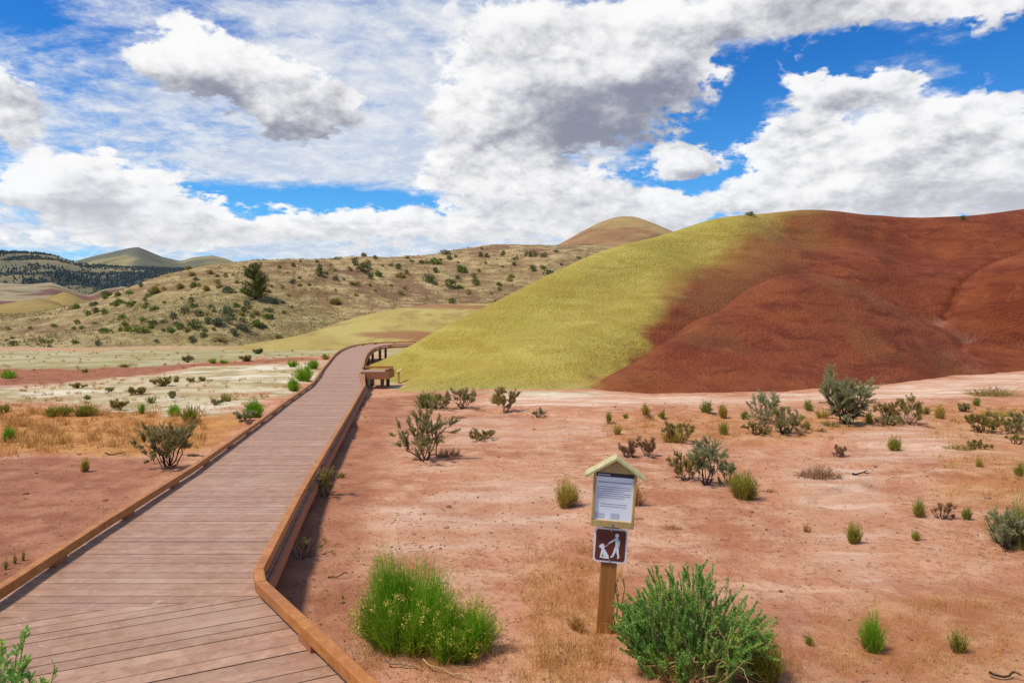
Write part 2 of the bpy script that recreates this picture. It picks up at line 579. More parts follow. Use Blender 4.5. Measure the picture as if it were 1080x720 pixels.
def wood_mat(name, ca, cb, cc, along='Y', rough=0.75, s=1.0, rnd=False):
    m, t, b, o = mat(name)
    p = obj_co(t)
    k = {'X': (1.2, 14, 14), 'Y': (14, 1.2, 14), 'Z': (14, 14, 1.2), 'XY': (5, 5, 14)}[along]
    n1 = t.noise(t.scale(p, k), 1.6 * s, 6, 0.65, 0.8)
    n2 = t.noise(p, 1.3, 5, 0.6)
    n3 = t.noise(p, 45, 3, 0.6)
    c = t.mix(t.ss(n1, .35, .68), ca, cb)
    c = t.mix(t.math('MULTIPLY', t.ss(n2, .5, .72), .6), c, cc)
    c = t.mix(t.math('MULTIPLY', t.ss(n3, .6, .75), .3), c, tuple(x * .35 for x in ca))
    if rnd:
        r = t.n('ShaderNodeNewGeometry').outputs['Random Per Island']
        c = t.mix(t.math('MULTIPLY', r, 0.36), c, tuple(x * .55 for x in ca))
        ms = t.noise(p, 7.0, 4, .6)
        c = t.mix(t.math('MULTIPLY', t.ss(ms, .64, .74), .55), c, (0.60, 0.46, 0.36))
        # fine grooves along the boards
        u = at(t, 'across')
        gr = t.math('SINE', t.math('MULTIPLY', u, 2 * math.pi * 4))
        c = t.mix(t.math('MULTIPLY', t.ss(gr, 0.2, 1.0), .30), c, tuple(x * .55 for x in ca))
        bump(t, b, t.math('ADD', t.math('MULTIPLY', gr, -0.6), n1), 0.4, 0.004)
    else:
        bump(t, b, n1, 0.4, 0.006)
    t.lk(c, b.inputs['Base Color'])
    b.inputs['Roughness'].default_value = rough
    b.inputs['Specular IOR Level'].default_value = 0.35
    return m


def plain(name, col, rough=0.6, metal=0.0, spec=0.4, var=0.12):
    m, t, b, o = mat(name)
    n = t.noise(obj_co(t), 18, 4, 0.6)
    c = t.mix(n, tuple(x * (1 - var) for x in col), tuple(min(1, x * (1 + var)) for x in col))
    t.lk(c, b.inputs['Base Color'])
    b.inputs['Roughness'].default_value = rough
    b.inputs['Metallic'].default_value = metal
    b.inputs['Specular IOR Level'].default_value = spec
    return m


M = {}
M['ground'] = ground_mat()
M['hill'] = hill_mat()
M['ghill'] = grass_hill_mat()
M['deck'] = wood_mat('composite_decking', (0.355, 0.190, 0.112), (0.48, 0.290, 0.190), (0.52, 0.345, 0.24), 'XY', 0.5, 1.0, True)
M['curb'] = wood_mat('stained_timber', (0.34, 0.118, 0.024), (0.48, 0.195, 0.048), (0.27, 0.095, 0.03), 'XY', 0.5)
M['fascia'] = wood_mat('red_brown_timber', (0.31, 0.105, 0.048), (0.40, 0.15, 0.07), (0.24, 0.08, 0.04), 'XY', 0.65)
M['pile'] = wood_mat('weathered_post_timber', (0.105, 0.052, 0.03), (0.17, 0.085, 0.045), (0.08, 0.04, 0.025), 'Z', 0.8)
M['post'] = wood_mat('brown_post_timber', (0.30, 0.115, 0.025), (0.40, 0.17, 0.045), (0.20, 0.075, 0.02), 'Z', 0.6)
M['pine'] = wood_mat('raw_pine', (0.43, 0.275, 0.10), (0.55, 0.38, 0.16), (0.44, 0.32, 0.14), 'Z', 0.6)
M['pine_roof'] = wood_mat('treated_pine_roof', (0.42, 0.37, 0.165), (0.54, 0.48, 0.24), (0.34, 0.30, 0.15), 'Y', 0.6)
M['paper'] = plain('paper', (0.80, 0.83, 0.88), 0.35, 0, 0.5, 0.04)
M['ink'] = plain('black_ink', (0.03, 0.03, 0.04), 0.5)
M['greyink'] = plain('grey_ink', (0.20, 0.21, 0.27), 0.5)
M['palegrey'] = plain('pale_grey_ink', (0.52, 0.55, 0.62), 0.5)
M['white'] = plain('white_sign_paint', (0.80, 0.80, 0.81), 0.4, 0, 0.5, 0.05)
M['brown'] = plain('brown_sign_paint', (0.145, 0.030, 0.018), 0.4, 0, 0.5, 0.1)
M['bolt'] = plain('galvanised_steel', (0.40, 0.48, 0.58), 0.35, 0.8)
M['stone'] = leaf_mat('pebble_stone', (0.12, 0.058, 0.04), (0.42, 0.23, 0.14), None, 0.0, 0.9)
M['bark'] = plain('dark_bark', (0.055, 0.036, 0.026), 0.95, 0, 0.1, 0.4)
M['bark_grey'] = plain('grey_bark', (0.20, 0.135, 0.105), 0.95, 0, 0.1, 0.4)
M['straw_stem'] = leaf_mat('straw_stem', (0.36, 0.22, 0.09), (0.58, 0.42, 0.20), None, 0.1)
M['sage'] = leaf_mat('sage_leaf', (0.25, 0.225, 0.085), (0.44, 0.38, 0.165), (0.33, 0.26, 0.09), 0.4)
M['sage_blue'] = leaf_mat('grey_green_leaf', (0.25, 0.265, 0.12), (0.47, 0.46, 0.24), (0.33, 0.33, 0.13), 0.4)
M['olive'] = leaf_mat('olive_leaf', (0.24, 0.19, 0.05), (0.43, 0.335, 0.105), (0.34, 0.225, 0.075), 0.4)
M['green'] = leaf_mat('bright_green_stem', (0.12, 0.27, 0.010), (0.29, 0.52, 0.028), (0.34, 0.44, 0.04), 0.42)
M['grease'] = leaf_mat('fleshy_green_leaf', (0.12, 0.30, 0.045), (0.34, 0.58, 0.14), (0.36, 0.52, 0.08), 0.42, 0.5)
M['ygreen'] = leaf_mat('yellow_green_stem', (0.185, 0.20, 0.018), (0.40, 0.37, 0.055), (0.34, 0.25, 0.05), 0.3)
M['yellow'] = leaf_mat('yellow_stem', (0.36, 0.26, 0.035), (0.56, 0.44, 0.085), (0.44, 0.27, 0.08), 0.3)
M['midgreen'] = leaf_mat('dull_green_stem', (0.15, 0.18, 0.025), (0.32, 0.35, 0.06), (0.36, 0.33, 0.08), 0.3)
M['flower'] = leaf_mat('yellow_flower', (0.50, 0.37, 0.055), (0.72, 0.58, 0.16), None, 0.3)
M['dry'] = leaf_mat('dry_brown_stem', (0.23, 0.11, 0.055), (0.40, 0.235, 0.12), None, 0.15)
M['strawgrass'] = leaf_mat('dry_grass_blade', (0.44, 0.20, 0.05), (0.64, 0.40, 0.13), None, 0.25)
M['hshrub'] = leaf_mat('hillside_leaf', (0.115, 0.135, 0.05), (0.26, 0.25, 0.10), None, 0.2)
M['hshrub_green'] = leaf_mat('hillside_green_leaf', (0.13, 0.185, 0.035), (0.28, 0.32, 0.07), None, 0.2)
M['hshrub_blue'] = leaf_mat('hillside_grey_leaf', (0.12, 0.145, 0.085), (0.25, 0.265, 0.155), None, 0.2)
M['juniper'] = leaf_mat('juniper_leaf', (0.085, 0.095, 0.022), (0.24, 0.225, 0.060), (0.12, 0.13, 0.035), 0.2)

# ------------------------------------------------------------------ ground
def g_base(x, y):
    x = np.asarray(x, float); y = np.asarray(y, float)
    z = -0.15 - 0.006 * np.clip(y, 0, 70) - 0.002 * np.clip(y - 70, 0, 400)
    z = z - 0.22 * np.exp(-((x + 5.0) / 4.0) ** 2 - ((y - 28) / 4.0) ** 2)
    return z


def g_fun(x, y):
    x = np.asarray(x, float); y = np.asarray(y, float)
    z = g_base(x, y)
    z = z + 0.22 * fbm(x * 0.16, y * 0.16, 3, 5) * sstep(y, 4, 14)
    # shallow eroded ledges
    e = fbm(x * 0.13 + 3, y * 0.42, 5, 9)
    z = z + 0.07 * sstep(e, 0.02, 0.045) * sstep(y, 6.5, 9.5) * (1 - sstep(y, 17, 23))
    z = z + 0.07 * fbm(x * 0.9, y * 0.9, 4, 21)
    z = z + 0.022 * fbm(x * 5, y * 5, 4, 33) * (1 - sstep(y, 14, 24))
    return z


def march(px, row, fun, d0=1.5, d1=400, n=1600):
    """first crossing of a pixel ray with a height function -> world point"""
    r = ray(px, row)
    d = np.geomspace(d0, d1, n)
    z = H + r[2] * d
    g = fun(r[0] * d, d)
    k = np.argmax(z < g)
    if not (z < g).any(): k = n - 1
    a, b = d[max(k - 1, 0)], d[k]
    for _ in range(24):
        m_ = (a + b) / 2
        if H + r[2] * m_ < float(fun(np.array([r[0] * m_]), np.array([m_]))[0]): b = m_
        else: a = m_
    d_ = (a + b) / 2
    return np.array([r[0] * d_, d_, H + r[2] * d_])


def gp(px, row):
    return march(px, row, g_fun)


def poly_sd(x, y, poly):
    """signed distance to polygon, positive inside"""
    poly = np.array(poly, float)
    d2 = np.full(x.shape, 1e18); ins = np.zeros(x.shape, bool)
    for i in range(len(poly)):
        a = poly[i]; b = poly[(i + 1) % len(poly)]
        e = b - a
        wx, wy = x - a[0], y - a[1]
        t = np.clip((wx * e[0] + wy * e[1]) / (e @ e + 1e-12), 0, 1)
        d2 = np.minimum(d2, (wx - e[0] * t) ** 2 + (wy - e[1] * t) ** 2)
        c = ((a[1] > y) != (b[1] > y)) & (x < (b[0] - a[0]) * (y - a[1]) / (b[1] - a[1] + 1e-12) + a[0])
        ins ^= c
    d = np.sqrt(d2)
    return np.where(ins, d, -d)


def zone(x, y, polys, soft=0.12, rag=0.28, seed=0):
    """mask of places (polygons given where they meet the ground)"""
    out_ = np.zeros(x.shape)
    rr = np.maximum(np.abs(y), 4)
    nz = fbm(x * 0.9, y * 0.55, 5, 40 + seed)
    nf = fbm(x * 0.12, y * 0.12, 4, 60 + seed)
    for pl, amp in polys:
        wp = [march(px, row, g_base)[:2] for px, row in pl]
        sd = poly_sd(x, y, wp)
        s = sd / rr + rag * (0.35 * nz + 0.25 * nf)
        out_ = np.maximum(out_, amp * sstep(s, -soft * .5, soft * .5))
    return out_


rows_y = np.concatenate([np.linspace(-14, 2.2, 40)[:-1], np.geomspace(2.2, 70, 620)[:-1], np.geomspace(70, 6000, 60)])
cols_t = np.linspace(-1, 1, 760)
hw = np.maximum(16, 1.25 * rows_y + 9)
GX = cols_t[None, :] * hw[:, None]
GY = np.repeat(rows_y[:, None], len(cols_t), 1)
GZ = g_fun(GX, GY)
me = mesh_np('ground', np.stack([GX, GY, GZ], -1).reshape(-1, 3), grid_faces(*GX.shape), True)
attr(me, 'white', zone(GX, GY, [
    ([(-60, 413), (60, 404), (120, 397), (215, 388), (300, 384), (345, 381), (340, 398), (300, 414), (245, 430), (210, 442), (130, 436), (60, 424), (-60, 424)], 1.0),
    ([(-300, 371), (40, 370), (110, 373), (60, 378), (-300, 380)], .9), ([(200, 373), (330, 370), (420, 366), (430, 372), (340, 375)], .8),
    ([(415, 404), (440, 409), (520, 412), (640, 412), (640, 416), (520, 416), (420, 410)], 1.0)], .05, .30, 1))
attr(me, 'pan', zone(GX, GY, [([(-300, 370), (100, 369), (330, 366), (420, 366), (430, 372), (340, 375), (250, 380), (130, 388), (-300, 390)], .95), ([(392, 366), (445, 366), (445, 402), (415, 404), (392, 392)], .9)], .05, .28, 6))
attr(me, 'pale', zone(GX, GY, [
    ([(520, 412), (640, 414), (760, 417), (900, 411), (1000, 400), (1080, 392), (1300, 392), (1300, 414), (1080, 412), (960, 421), (800, 428), (640, 430), (520, 428)], .95),
    ([(380, 560), (520, 500), (640, 520), (600, 560), (460, 585)], .35),
    ([(840, 500), (920, 495), (930, 620), (840, 600)], .45), ([(460, 445), (640, 440), (640, 460), (480, 470)], .4),
    ([(920, 455), (1100, 450), (1060, 480), (900, 486)], .4),
    ([(-60, 408), (90, 402), (60, 425), (-60, 430)], .55)], .05, .16, 2))
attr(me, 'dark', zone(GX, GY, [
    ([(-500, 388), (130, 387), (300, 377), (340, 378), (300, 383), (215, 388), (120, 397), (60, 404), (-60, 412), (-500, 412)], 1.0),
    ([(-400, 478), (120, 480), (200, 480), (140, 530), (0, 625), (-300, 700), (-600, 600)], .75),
    ([(280, 620), (310, 540), (380, 420), (450, 415), (420, 450), (370, 560), (385, 700), (430, 800), (330, 720)], .65),  # strip beside the right kerb: the kerb's shade painted into the clay colour
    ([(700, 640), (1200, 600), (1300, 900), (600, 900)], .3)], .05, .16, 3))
attr(me, 'orange', zone(GX, GY, [
    ([(-400, 432), (200, 436), (255, 445), (230, 470), (120, 476), (-400, 485)], .95),
    ([(560, 590), (650, 590), (650, 800), (540, 800)], .45),
    ([(985, 425), (1200, 425), (1300, 540), (1000, 530)], .45), ([(860, 650), (1200, 600), (1200, 720), (880, 720)], .35),
    ([(640, 440), (900, 436), (960, 452), (800, 470), (640, 466)], .5)], .05, .2, 4))
attr(me, 'tan', sstep(GY + 10 * fbm(GX * .05, GY * .05, 4, 77), 62, 72))
ground = tag(new_obj('ground', me, None, [M['ground']]), 'red clay flat with pale crusts and dry washes', kind='structure')

# ------------------------------------------------------------------ painted hill
def toe(px, row, dz=-0.25):
    p = march(px, row, g_base)
    return (p[0], p[1], p[2] + dz)


def P3(px, row, d, dz=0.0, back=0.0, dx=0.0):
    p = C3(px, row, d)
    return (p[0] + dx, p[1] + back, p[2] + dz)


sil = [(393, 382, 33), (408, 373.5, 32), (423, 364.5, 31), (440, 355.5, 31), (466, 342, 32), (511, 321.5, 34), (550, 302, 36), (600, 277, 39), (650, 259.5, 42), (700, 244.5, 45), (760, 230, 48), (795, 222.5, 50),
       (830, 219.5, 51), (900, 224.5, 53), (970, 237.5, 54), (1010, 240.5, 56), (1080, 230, 58), (1200, 212, 60), (1350, 198, 62)]
q_ = np.array(sil, float)
t_ = np.concatenate([np.arange(q_[0, 0], 600, 12), np.arange(600, 1351, 16)])
sil = [(a_, np.interp(a_, q_[:, 0], q_[:, 1]), np.interp(a_, q_[:, 0], q_[:, 2])) for a_ in t_]
sm_ = np.array(sil)
for _ in range(6): sm_[1:-1, 1:] = .25 * sm_[:-2, 1:] + .5 * sm_[1:-1, 1:] + .25 * sm_[2:, 1:]
sil = [tuple(v_) for v_ in sm_]
main_pts = [P3(*s) for s in sil]
main_pts += [P3(px, r, d, -1.6 if px > 600 else -1.1, 7, 1.2) for px, r, d in sil]
main_pts += [P3(px, r, d, -7 if px > 800 else -4.5 if px > 600 else -3.2, 20, 4) for px, r, d in sil]
main_pts += [toe(405, 397), toe(430, 402), toe(470, 407), toe(520, 410), toe(580, 411.5), toe(630, 412),
             P3(720, 404, 28), P3(800, 385, 31), P3(900, 378, 33), P3(1000, 385, 34), P3(1080, 380, 36), P3(1250, 380, 38)]
main_pts += [P3(560, 360, 28.5), P3(640, 340, 31), P3(700, 310, 35), P3(470, 385, 26.5), P3(860, 262, 46), P3(760, 280, 41), P3(970, 275, 47)]
main_pts += [(-9.5, 36, -.9), (-8, 42, -1.2), (-6.5, 46, -1.2), (-3, 52, -1.0), (-14, 32, -2.2), (-12, 50, -3), (-10, 25, -1.6), (-3, 17, -2.5), (8, 17, -3), (25, 17, -4), (45, 17, -5), (70, 30, -4),
              (0, 75, -3), (30, 90, -3), (60, 90, -2)]
f_main = mls(main_pts)
msil = [(660, 393, 24.8), (700, 364, 27.0), (740, 335, 29.5), (790, 304, 32.5), (820, 291, 34), (850, 286.5, 35), (880, 291, 35), (910, 303, 35), (950, 325, 34.5), (1000, 360, 33.5), (1025, 381, 32.8)]
mp = [P3(*s) for s in msil]
mp += [P3(px, r, d, -0.9, 4.0, 0.9 if px > 700 else .2) for px, r, d in msil]
mp += [P3(px, r, d, -4.5, 13, 1) for px, r, d in msil]
mp += [toe(632, 411), toe(700, 414), toe(760, 415), toe(830, 413.5), toe(900, 409), toe(960, 403), toe(1010, 395.5), toe(1036, 390.5)]
mp += [P3(840, 345, 29.5), P3(780, 360, 28), P3(910, 355, 30.5), P3(720, 390, 25.5), P3(960, 375, 30.5)]
mp += [(-2, 24, -2.5), (2, 32, -2.5), (6, 17, -3), (20, 17, -4), (30, 24, -3.5), (29, 40, -2), (16, 52, -3)]
f_mound = tps(mp)
rsil = [(1008, 318, 41), (1030, 288, 42), (1080, 268, 44), (1150, 252, 46), (1250, 240, 48), (1400, 230, 49)]
rp = [P3(*s) for s in rsil]
rp += [P3(px, r, d, -1.3, 5, 1) for px, r, d in rsil] + [P3(px, r, d, -7, 18, 1) for px, r, d in rsil]
rp += [P3(998, 345, 38.5), P3(1010, 365, 36), toe(1035, 390), toe(1080, 388), toe(1200, 390), toe(1400, 394), P3(1080, 330, 38), P3(1200, 320, 39)]
rp += [(17, 32, -2.5), (22, 46, 0.5), (20, 26, -4), (45, 22, -4), (75, 30, -3)]
f_right = tps(rp)


def hill_raw(x, y):
    a, b, c = f_main(x, y), f_mound(x, y), f_right(x, y)
    b = b - 1.5 * np.maximum(0, 2.4 - x)
    c = c - 1.5 * np.maximum(0, 15 - x)
    return a, b, c


def f_hill(x, y):
    a, b, c = hill_raw(x, y)
    z = smax(smax(a, b, 0.22), c, 0.25)
    z = z + 0.16 * fbm(x * 0.12, y * 0.12, 3, 50) + 0.07 * fbm(x * 0.6, y * 0.6, 5, 51)
    return z


hx = np.linspace(-16, 78, 480); hy = np.concatenate([np.linspace(19, 60, 330)[:-1], np.linspace(60, 95, 90)])
HX, HY = np.meshgrid(hx, hy)
def blur2(Z, n):
    for _ in range(n):
        Z = np.pad(Z, 1, mode='edge')
        Z = .25 * Z[:-2, 1:-1] + .5 * Z[1:-1, 1:-1] + .25 * Z[2:, 1:-1]
        Z = np.pad(Z, ((0, 0), (1, 1)), mode='edge')
        Z = .25 * Z[:, :-2] + .5 * Z[:, 1:-1] + .25 * Z[:, 2:]
    return Z


HM = blur2(f_main(HX, HY), 44)
_fm = f_main
f_main = lambda x, y: HM if x is HX else _fm(x, y)
HZ = f_hill(HX, HY)
ha, hb, hc = hill_raw(HX, HY)
# small V-shaped wash where the main slope meets the right-hand lobe
top2 = np.maximum(ha, hb)
crease = np.exp(-((top2 - hc) / 0.16) ** 2) * sstep(HX, 14, 19) * (1 - sstep(HY, 42, 50)) * (HZ > g_base(HX, HY) - .3)
HZ = HZ - 0.55 * crease * (.7 + .8 * fbm(HX * 1.5, HY * 1.5, 3, 92))
HZ = np.maximum(HZ, g_base(HX, HY) - 1.5)
me = mesh_np('painted_hill', np.stack([HX, HY, HZ], -1).reshape(-1, 3), grid_faces(*HX.shape), True)


def fast_field(xs, ys, Z):
    def f(x, y):
        x = np.asarray(x, float); y = np.asarray(y, float)
        i = np.clip(np.searchsorted(xs, x) - 1, 0, len(xs) - 2); j = np.clip(np.searchsorted(ys, y) - 1, 0, len(ys) - 2)
        u = (x - xs[i]) / (xs[i + 1] - xs[i]); v = (y - ys[j]) / (ys[j + 1] - ys[j])
        z = (Z[j, i] * (1 - u) + Z[j, i + 1] * u) * (1 - v) + (Z[j + 1, i] * (1 - u) + Z[j + 1, i + 1] * u) * v
        inside = (x >= xs[0]) & (x <= xs[-1]) & (y >= ys[0]) & (y <= ys[-1])
        return np.where(inside, z, -50)
    return f


hillf = fast_field(hx, hy, HZ)
# limit of the yellow clay, traced on the hill itself
bpts = [(628, 409), (655, 385), (680, 360), (698, 330), (708, 305), (740, 285), (775, 262), (800, 244), (822, 230), (838, 223.5)]
bw = np.array([march(px, r, hillf, 15, 80)[:2] for px, r in bpts])
bw = bw[np.argsort(bw[:, 1])]
xb = np.interp(HY, bw[:, 1], bw[:, 0])
wob = 2.6 * fbm(HX * .35, HY * .35, 5, 70) + 1.6 * fbm(HX * 1.4, HY * 1.4, 4, 71)
bwid = .6 + 1.9 * sstep(HY, 31, 40)
yel = sstep((xb - HX + wob * .7) / bwid, -1, 1)
yel = np.where(hb > ha + .15, yel * 0.12 * 0, yel)
attr(me, 'yel', yel)
oli = np.exp(-((HX - xb - 2.0 + wob * 1.3) / 2.0) ** 2) * 0.35 * (hb < ha + .3) * sstep(HY, 30, 36)
oli = np.maximum(oli, .16 * sstep(fbm(HX * .25, HY * .5, 4, 80), .08, .22) * (hb > ha))
attr(me, 'olive', oli)
fan = np.exp(-((HX - 21.5) / 2.6) ** 2 - ((HY - 32.5) / 1.5) ** 2)
attr(me, 'wash', np.clip(crease * (0.25 + 0.6 * (fbm(HX * 1.2, HY * 1.2, 3, 90) > -0.02)) * (HY < 40) * .5 + fan * .12, 0, .3))
foot = (1 - sstep(HZ - g_base(HX, HY) + .25 * fbm(HX, HY, 3, 91), 0.02, 0.30)) * (HX < 3) * .8
attr(me, 'whitefoot', np.clip(foot, 0, 1) * .12)
hill = tag(new_obj('painted_hill', me, None, [M['hill']]), 'rounded clay hill, yellow on the left and dark red on the right', kind='structure')

# ------------------------------------------------------------------ grassy hill, low spur, dome
def field_obj(name, label, f, xs, ys, material, attrs=None, floor=-3.0):
    X, Y = np.meshgrid(xs, ys)
    Z = np.maximum(f(X, Y), floor)
    me_ = mesh_np(name, np.stack([X, Y, Z], -1).reshape(-1, 3), grid_faces(*X.shape), True)
    if attrs:
        for k_, fn in attrs.items(): attr(me_, k_, fn(X, Y, Z))
    o_ = tag(new_obj(name, me_, None, [material]), label, kind='structure')
    return o_, fast_field(xs, ys, Z)


crest = [(100, 313, 110), (130, 303, 112), (165, 292, 115), (200, 284.5, 118), (250, 277.5, 122), (300, 272.5, 126), (350, 272.5, 130), (400, 270.5, 135),
         (450, 269.5, 140), (480, 265, 145), (510, 260, 150), (550, 259.5, 155), (620, 261.5, 163), (700, 265, 168), (800, 272, 175)]
gpts = [P3(*c) for c in crest]
gpts += [P3(px, r, d, -1.5, 18) for px, r, d in crest] + [P3(px, r, d, -7, 50) for px, r, d in crest]
gpts += [P3(-150, 339, 120), P3(-40, 337, 120), P3(20, 334, 118), P3(60, 327, 114), P3(-150, 341, 150), P3(0, 341, 160), P3(60, 339, 160), P3(-300, 343, 120)]
gpts += [toe(-300, 367, 0), toe(-100, 366.5, 0), toe(0, 366, 0), toe(100, 366, 0), toe(200, 365, 0), toe(280, 363.5, 0), P3(350, 352, 84, -1), P3(420, 340, 92, -1), P3(520, 333, 98, -1), P3(640, 330, 105, -1)]
gpts += [P3(150, 337, 88), P3(269, 312, 100), P3(240, 345, 82), P3(400, 308, 112), P3(330, 318, 102), P3(50, 349, 90), P3(480, 305, 120), P3(180, 310, 102), P3(-60, 352, 90)]
f_g = tps(gpts)


def f_grass(x, y):
    k = sstep(y, 66, 80)
    return f_g(x, y) + k * (1.5 * fbm(x * 0.045, y * 0.045, 4, 110) + 0.5 * fbm(x * 0.2, y * 0.2, 4, 111))


def green_mask(X, Y, Z):
    m_ = 0.9 * sstep(fbm(X * 0.05, Y * 0.05, 4, 120), 0.02, 0.16)
    g1 = np.exp(-((X + 45) / 26) ** 2 - ((Y - 92) / 14) ** 2)
    return np.clip(m_ * .55 + g1 * .8, 0, 1)


def brown_mask(X, Y, Z):
    m_ = np.zeros(X.shape)
    for px, row, rx, ry in ((450, 313, 130, 14), (395, 306, 80, 6), (560, 264, 120, 7), (40, 347, 90, 6), (150, 292, 60, 6), (350, 284, 60, 6)):
        c = march(px, row, f_grass, 40, 260, 500); u = c[1] / F
        e = ((X - c[0]) / (rx * u)) ** 2 + ((Y - c[1]) / (ry * u * 5)) ** 2
        m_ = np.maximum(m_, np.exp(-e))
    return np.clip(m_ * .85 + .5 * fbm(X * .12, Y * .12, 4, 15), 0, 1)


grassy, grassf = field_obj('grassy_hill', 'tan dry grass hillside dotted with shrubs behind the flat', f_grass,
                           np.linspace(-190, 110, 440), np.linspace(58, 230, 300), M['ghill'],
                           {'green': green_mask, 'brown': brown_mask, 'foot': lambda X, Y, Z: (1 - sstep(Y + 6 * fbm(X * .08, Y * .08, 3, 5), 70, 78)) * .9})
sp = [(262, 364.5, 68), (300, 357, 72), (340, 346, 76), (380, 334, 80), (420, 326, 84), (460, 321.5, 86), (500, 320.5, 88), (560, 322, 92), (640, 325, 95)]
spp = [P3(*s) for s in sp] + [P3(px, r, d, -1.6, 8) for px, r, d in sp] + [P3(px, r, d, -6, 20) for px, r, d in sp]
spp += [toe(230, 369), toe(270, 370.5), toe(340, 370), toe(400, 369), toe(460, 367.5), toe(540, 368), toe(640, 368), toe(180, 368)]
spp += [P3(380, 350, 72), P3(450, 344, 74), (-45, 60, -3), (-10, 52, -3), (20, 55, -3)]
f_sp = tps(spp)
m_spur = simple_slope('olive_clay', (0.41, 0.33, 0.105), (0.34, 0.26, 0.075), (0.27, 0.165, 0.055), 0.10, 0.22, 0.35, (0.25, 0.10, 0.05))
spur, spurf = field_obj('clay_spur', 'low olive yellow clay spur between the boardwalk and grassy hill',
                        lambda x, y: f_sp(x, y) + .5 * fbm(x * .12, y * .12, 4, 130), np.linspace(-52, 30, 240), np.linspace(54, 116, 160), m_spur,
                        {'m': lambda X, Y, Z: .8 * sstep(fbm(X * .05 + Z * .35, Y * .05 + Z * .5, 4, 131), .06, .17)})


def f_dome(x, y):
    c = C3(657, 229, 260)
    r = np.hypot((x - c[0]) * 1.0, (y - c[1]) * .8)
    return c[2] + 5 - np.sqrt(25 + (0.60 * r) ** 2) + 1.2 * fbm(x * .06, y * .06, 4, 140)


m_dome = simple_slope('brown_clay', (0.235, 0.125, 0.058), (0.32, 0.19, 0.085), (0.155, 0.075, 0.04), 0.05, 0.10, 1.0, (0.38, 0.30, 0.11))
dome, _ = field_obj('dome_hill', 'rounded brown dome hill rising behind the yellow slope', f_dome, np.linspace(-40, 130, 200), np.linspace(190, 340, 140), m_dome,
                    {'m': lambda X, Y, Z:   .5 * sstep(Z, 40.6, 42.2) + .4 * sstep(fbm(X * .05 + Z * .1, Y * .03 + Z * .12, 3, 9), .06, .2)})

# ------------------------------------------------------------------ distant ranges
def range_fun(prof, d, front, back, rough, seed):
    px = np.array([p[0] for p in prof], float)
    azs = np.arctan2(px - CX, F)
    hs = np.array([(C3(p[0], p[1], d)[2]) for p in prof])

    def f(x, y):
        a = np.arctan2(x, y)
        h = np.interp(a, azs, hs)
        t = (y - d)
        fr = np.where(t < 0, np.clip(1 + t / front, -0.5, 1), np.clip(1 - t / back, -0.5, 1))
        fr = np.where(fr > 0, fr * (2 - fr) * .35 + fr * .65, fr)
        n = fbm(x / d * 16, y / d * 16, 6, seed)
        ridg = np.abs(fbm(x / d * 24 + 5, y / d * 9, 5, seed + 3))
        amp = np.clip(1 - np.abs(fr), 0, 1) + .04
        return h * fr + rough * d * (n * .9 - ridg * 1.1 + .12) * amp
    return f


def range_obj(name, label, prof, d, front, back, rough, seed, material, x0, x1, nx=520, ny=130, attrs=None):
    f = range_fun(prof, d, front, back, rough, seed)
    xs = np.linspace(x0 * d, x1 * d, nx); ys = np.linspace(d - front * 1.2, d + back, ny)
    return field_obj(name, label, f, xs, ys, material, attrs, floor=-8)


m_far = simple_slope('distant_grassland', (0.20, 0.175, 0.085), (0.275, 0.225, 0.105), (0.12, 0.115, 0.065), 0.0035, 0.006, 20, (0.075, 0.09, 0.075))
range_obj('distant_mountain', 'pointed far mountain with pale grass slopes on the horizon',
          [(-700, 292), (-200, 290), (40, 284), (80, 275.5), (100, 270), (122, 265), (138, 261.5), (147, 260.5), (156, 264), (172, 271), (192, 275.5), (205, 271.5), (225, 269.5), (240, 273), (252, 278), (300, 286), (420, 300), (700, 310)],
          3400, 1500, 900, 0.020, 200, m_far, -1.4, .3, attrs={'m': lambda X, Y, Z: .75 * sstep(fbm(X * .0022, Y * .0022, 4, 201), .0, .1)})
m_mid = simple_slope('distant_forest_slope', (0.125, 0.12, 0.070), (0.20, 0.165, 0.085), (0.065, 0.075, 0.06), 0.004, 0.009, 12, (0.030, 0.045, 0.052))
mid_prof = [(-700, 255), (-250, 260), (0, 265), (40, 266.5), (60, 270), (80, 276), (100, 279.5), (130, 281.5), (170, 282.5), (210, 284), (260, 291), (400, 312), (600, 325)]
f_for = lambda X, Y: fbm(X * .0042, Y * .0042, 4, 211)
mid_o, midf = range_obj('forested_ridge', 'dark wooded ridge at the far left', mid_prof, 2200, 1000, 500, 0.024, 210, m_mid, -1.3, .1,
                        attrs={'m': lambda X, Y, Z: .95 * sstep(f_for(X, Y), -.10, -.02)})
m_foot = simple_slope('badland_clay', (0.235, 0.185, 0.10), (0.33, 0.265, 0.145), (0.13, 0.11, 0.07), 0.012, 0.024, 6, (0.135, 0.045, 0.04))
range_obj('badland_foothill', 'pale low badland foothills with a red streak at the far left',
          [(-700, 300), (-250, 300), (0, 298), (30, 299.5), (55, 297.5), (75, 305), (95, 311), (110, 305), (130, 302), (160, 306), (220, 318), (400, 330)],
          950, 420, 300, 0.012, 220, m_foot, -1.3, .0,
          attrs={'m': lambda X, Y, Z: .85 * sstep(fbm(X * .010, Y * .012 + Z * .06, 4, 224), .09, .17)})
m_knoll = simple_slope('mustard_clay', (0.225, 0.150, 0.038), (0.285, 0.20, 0.058), (0.175, 0.105, 0.036), 0.03, 0.06, 1.2)
range_obj('mustard_knoll', 'low mustard yellow clay knoll at the far left', [(-700, 338), (-140, 330), (-60, 323), (0, 321), (30, 316), (45, 314.5), (60, 318), (75, 326), (92, 336), (120, 345)],
          240, 70, 60, 0.003, 230, m_knoll, -1.2, -.45, 200, 60)
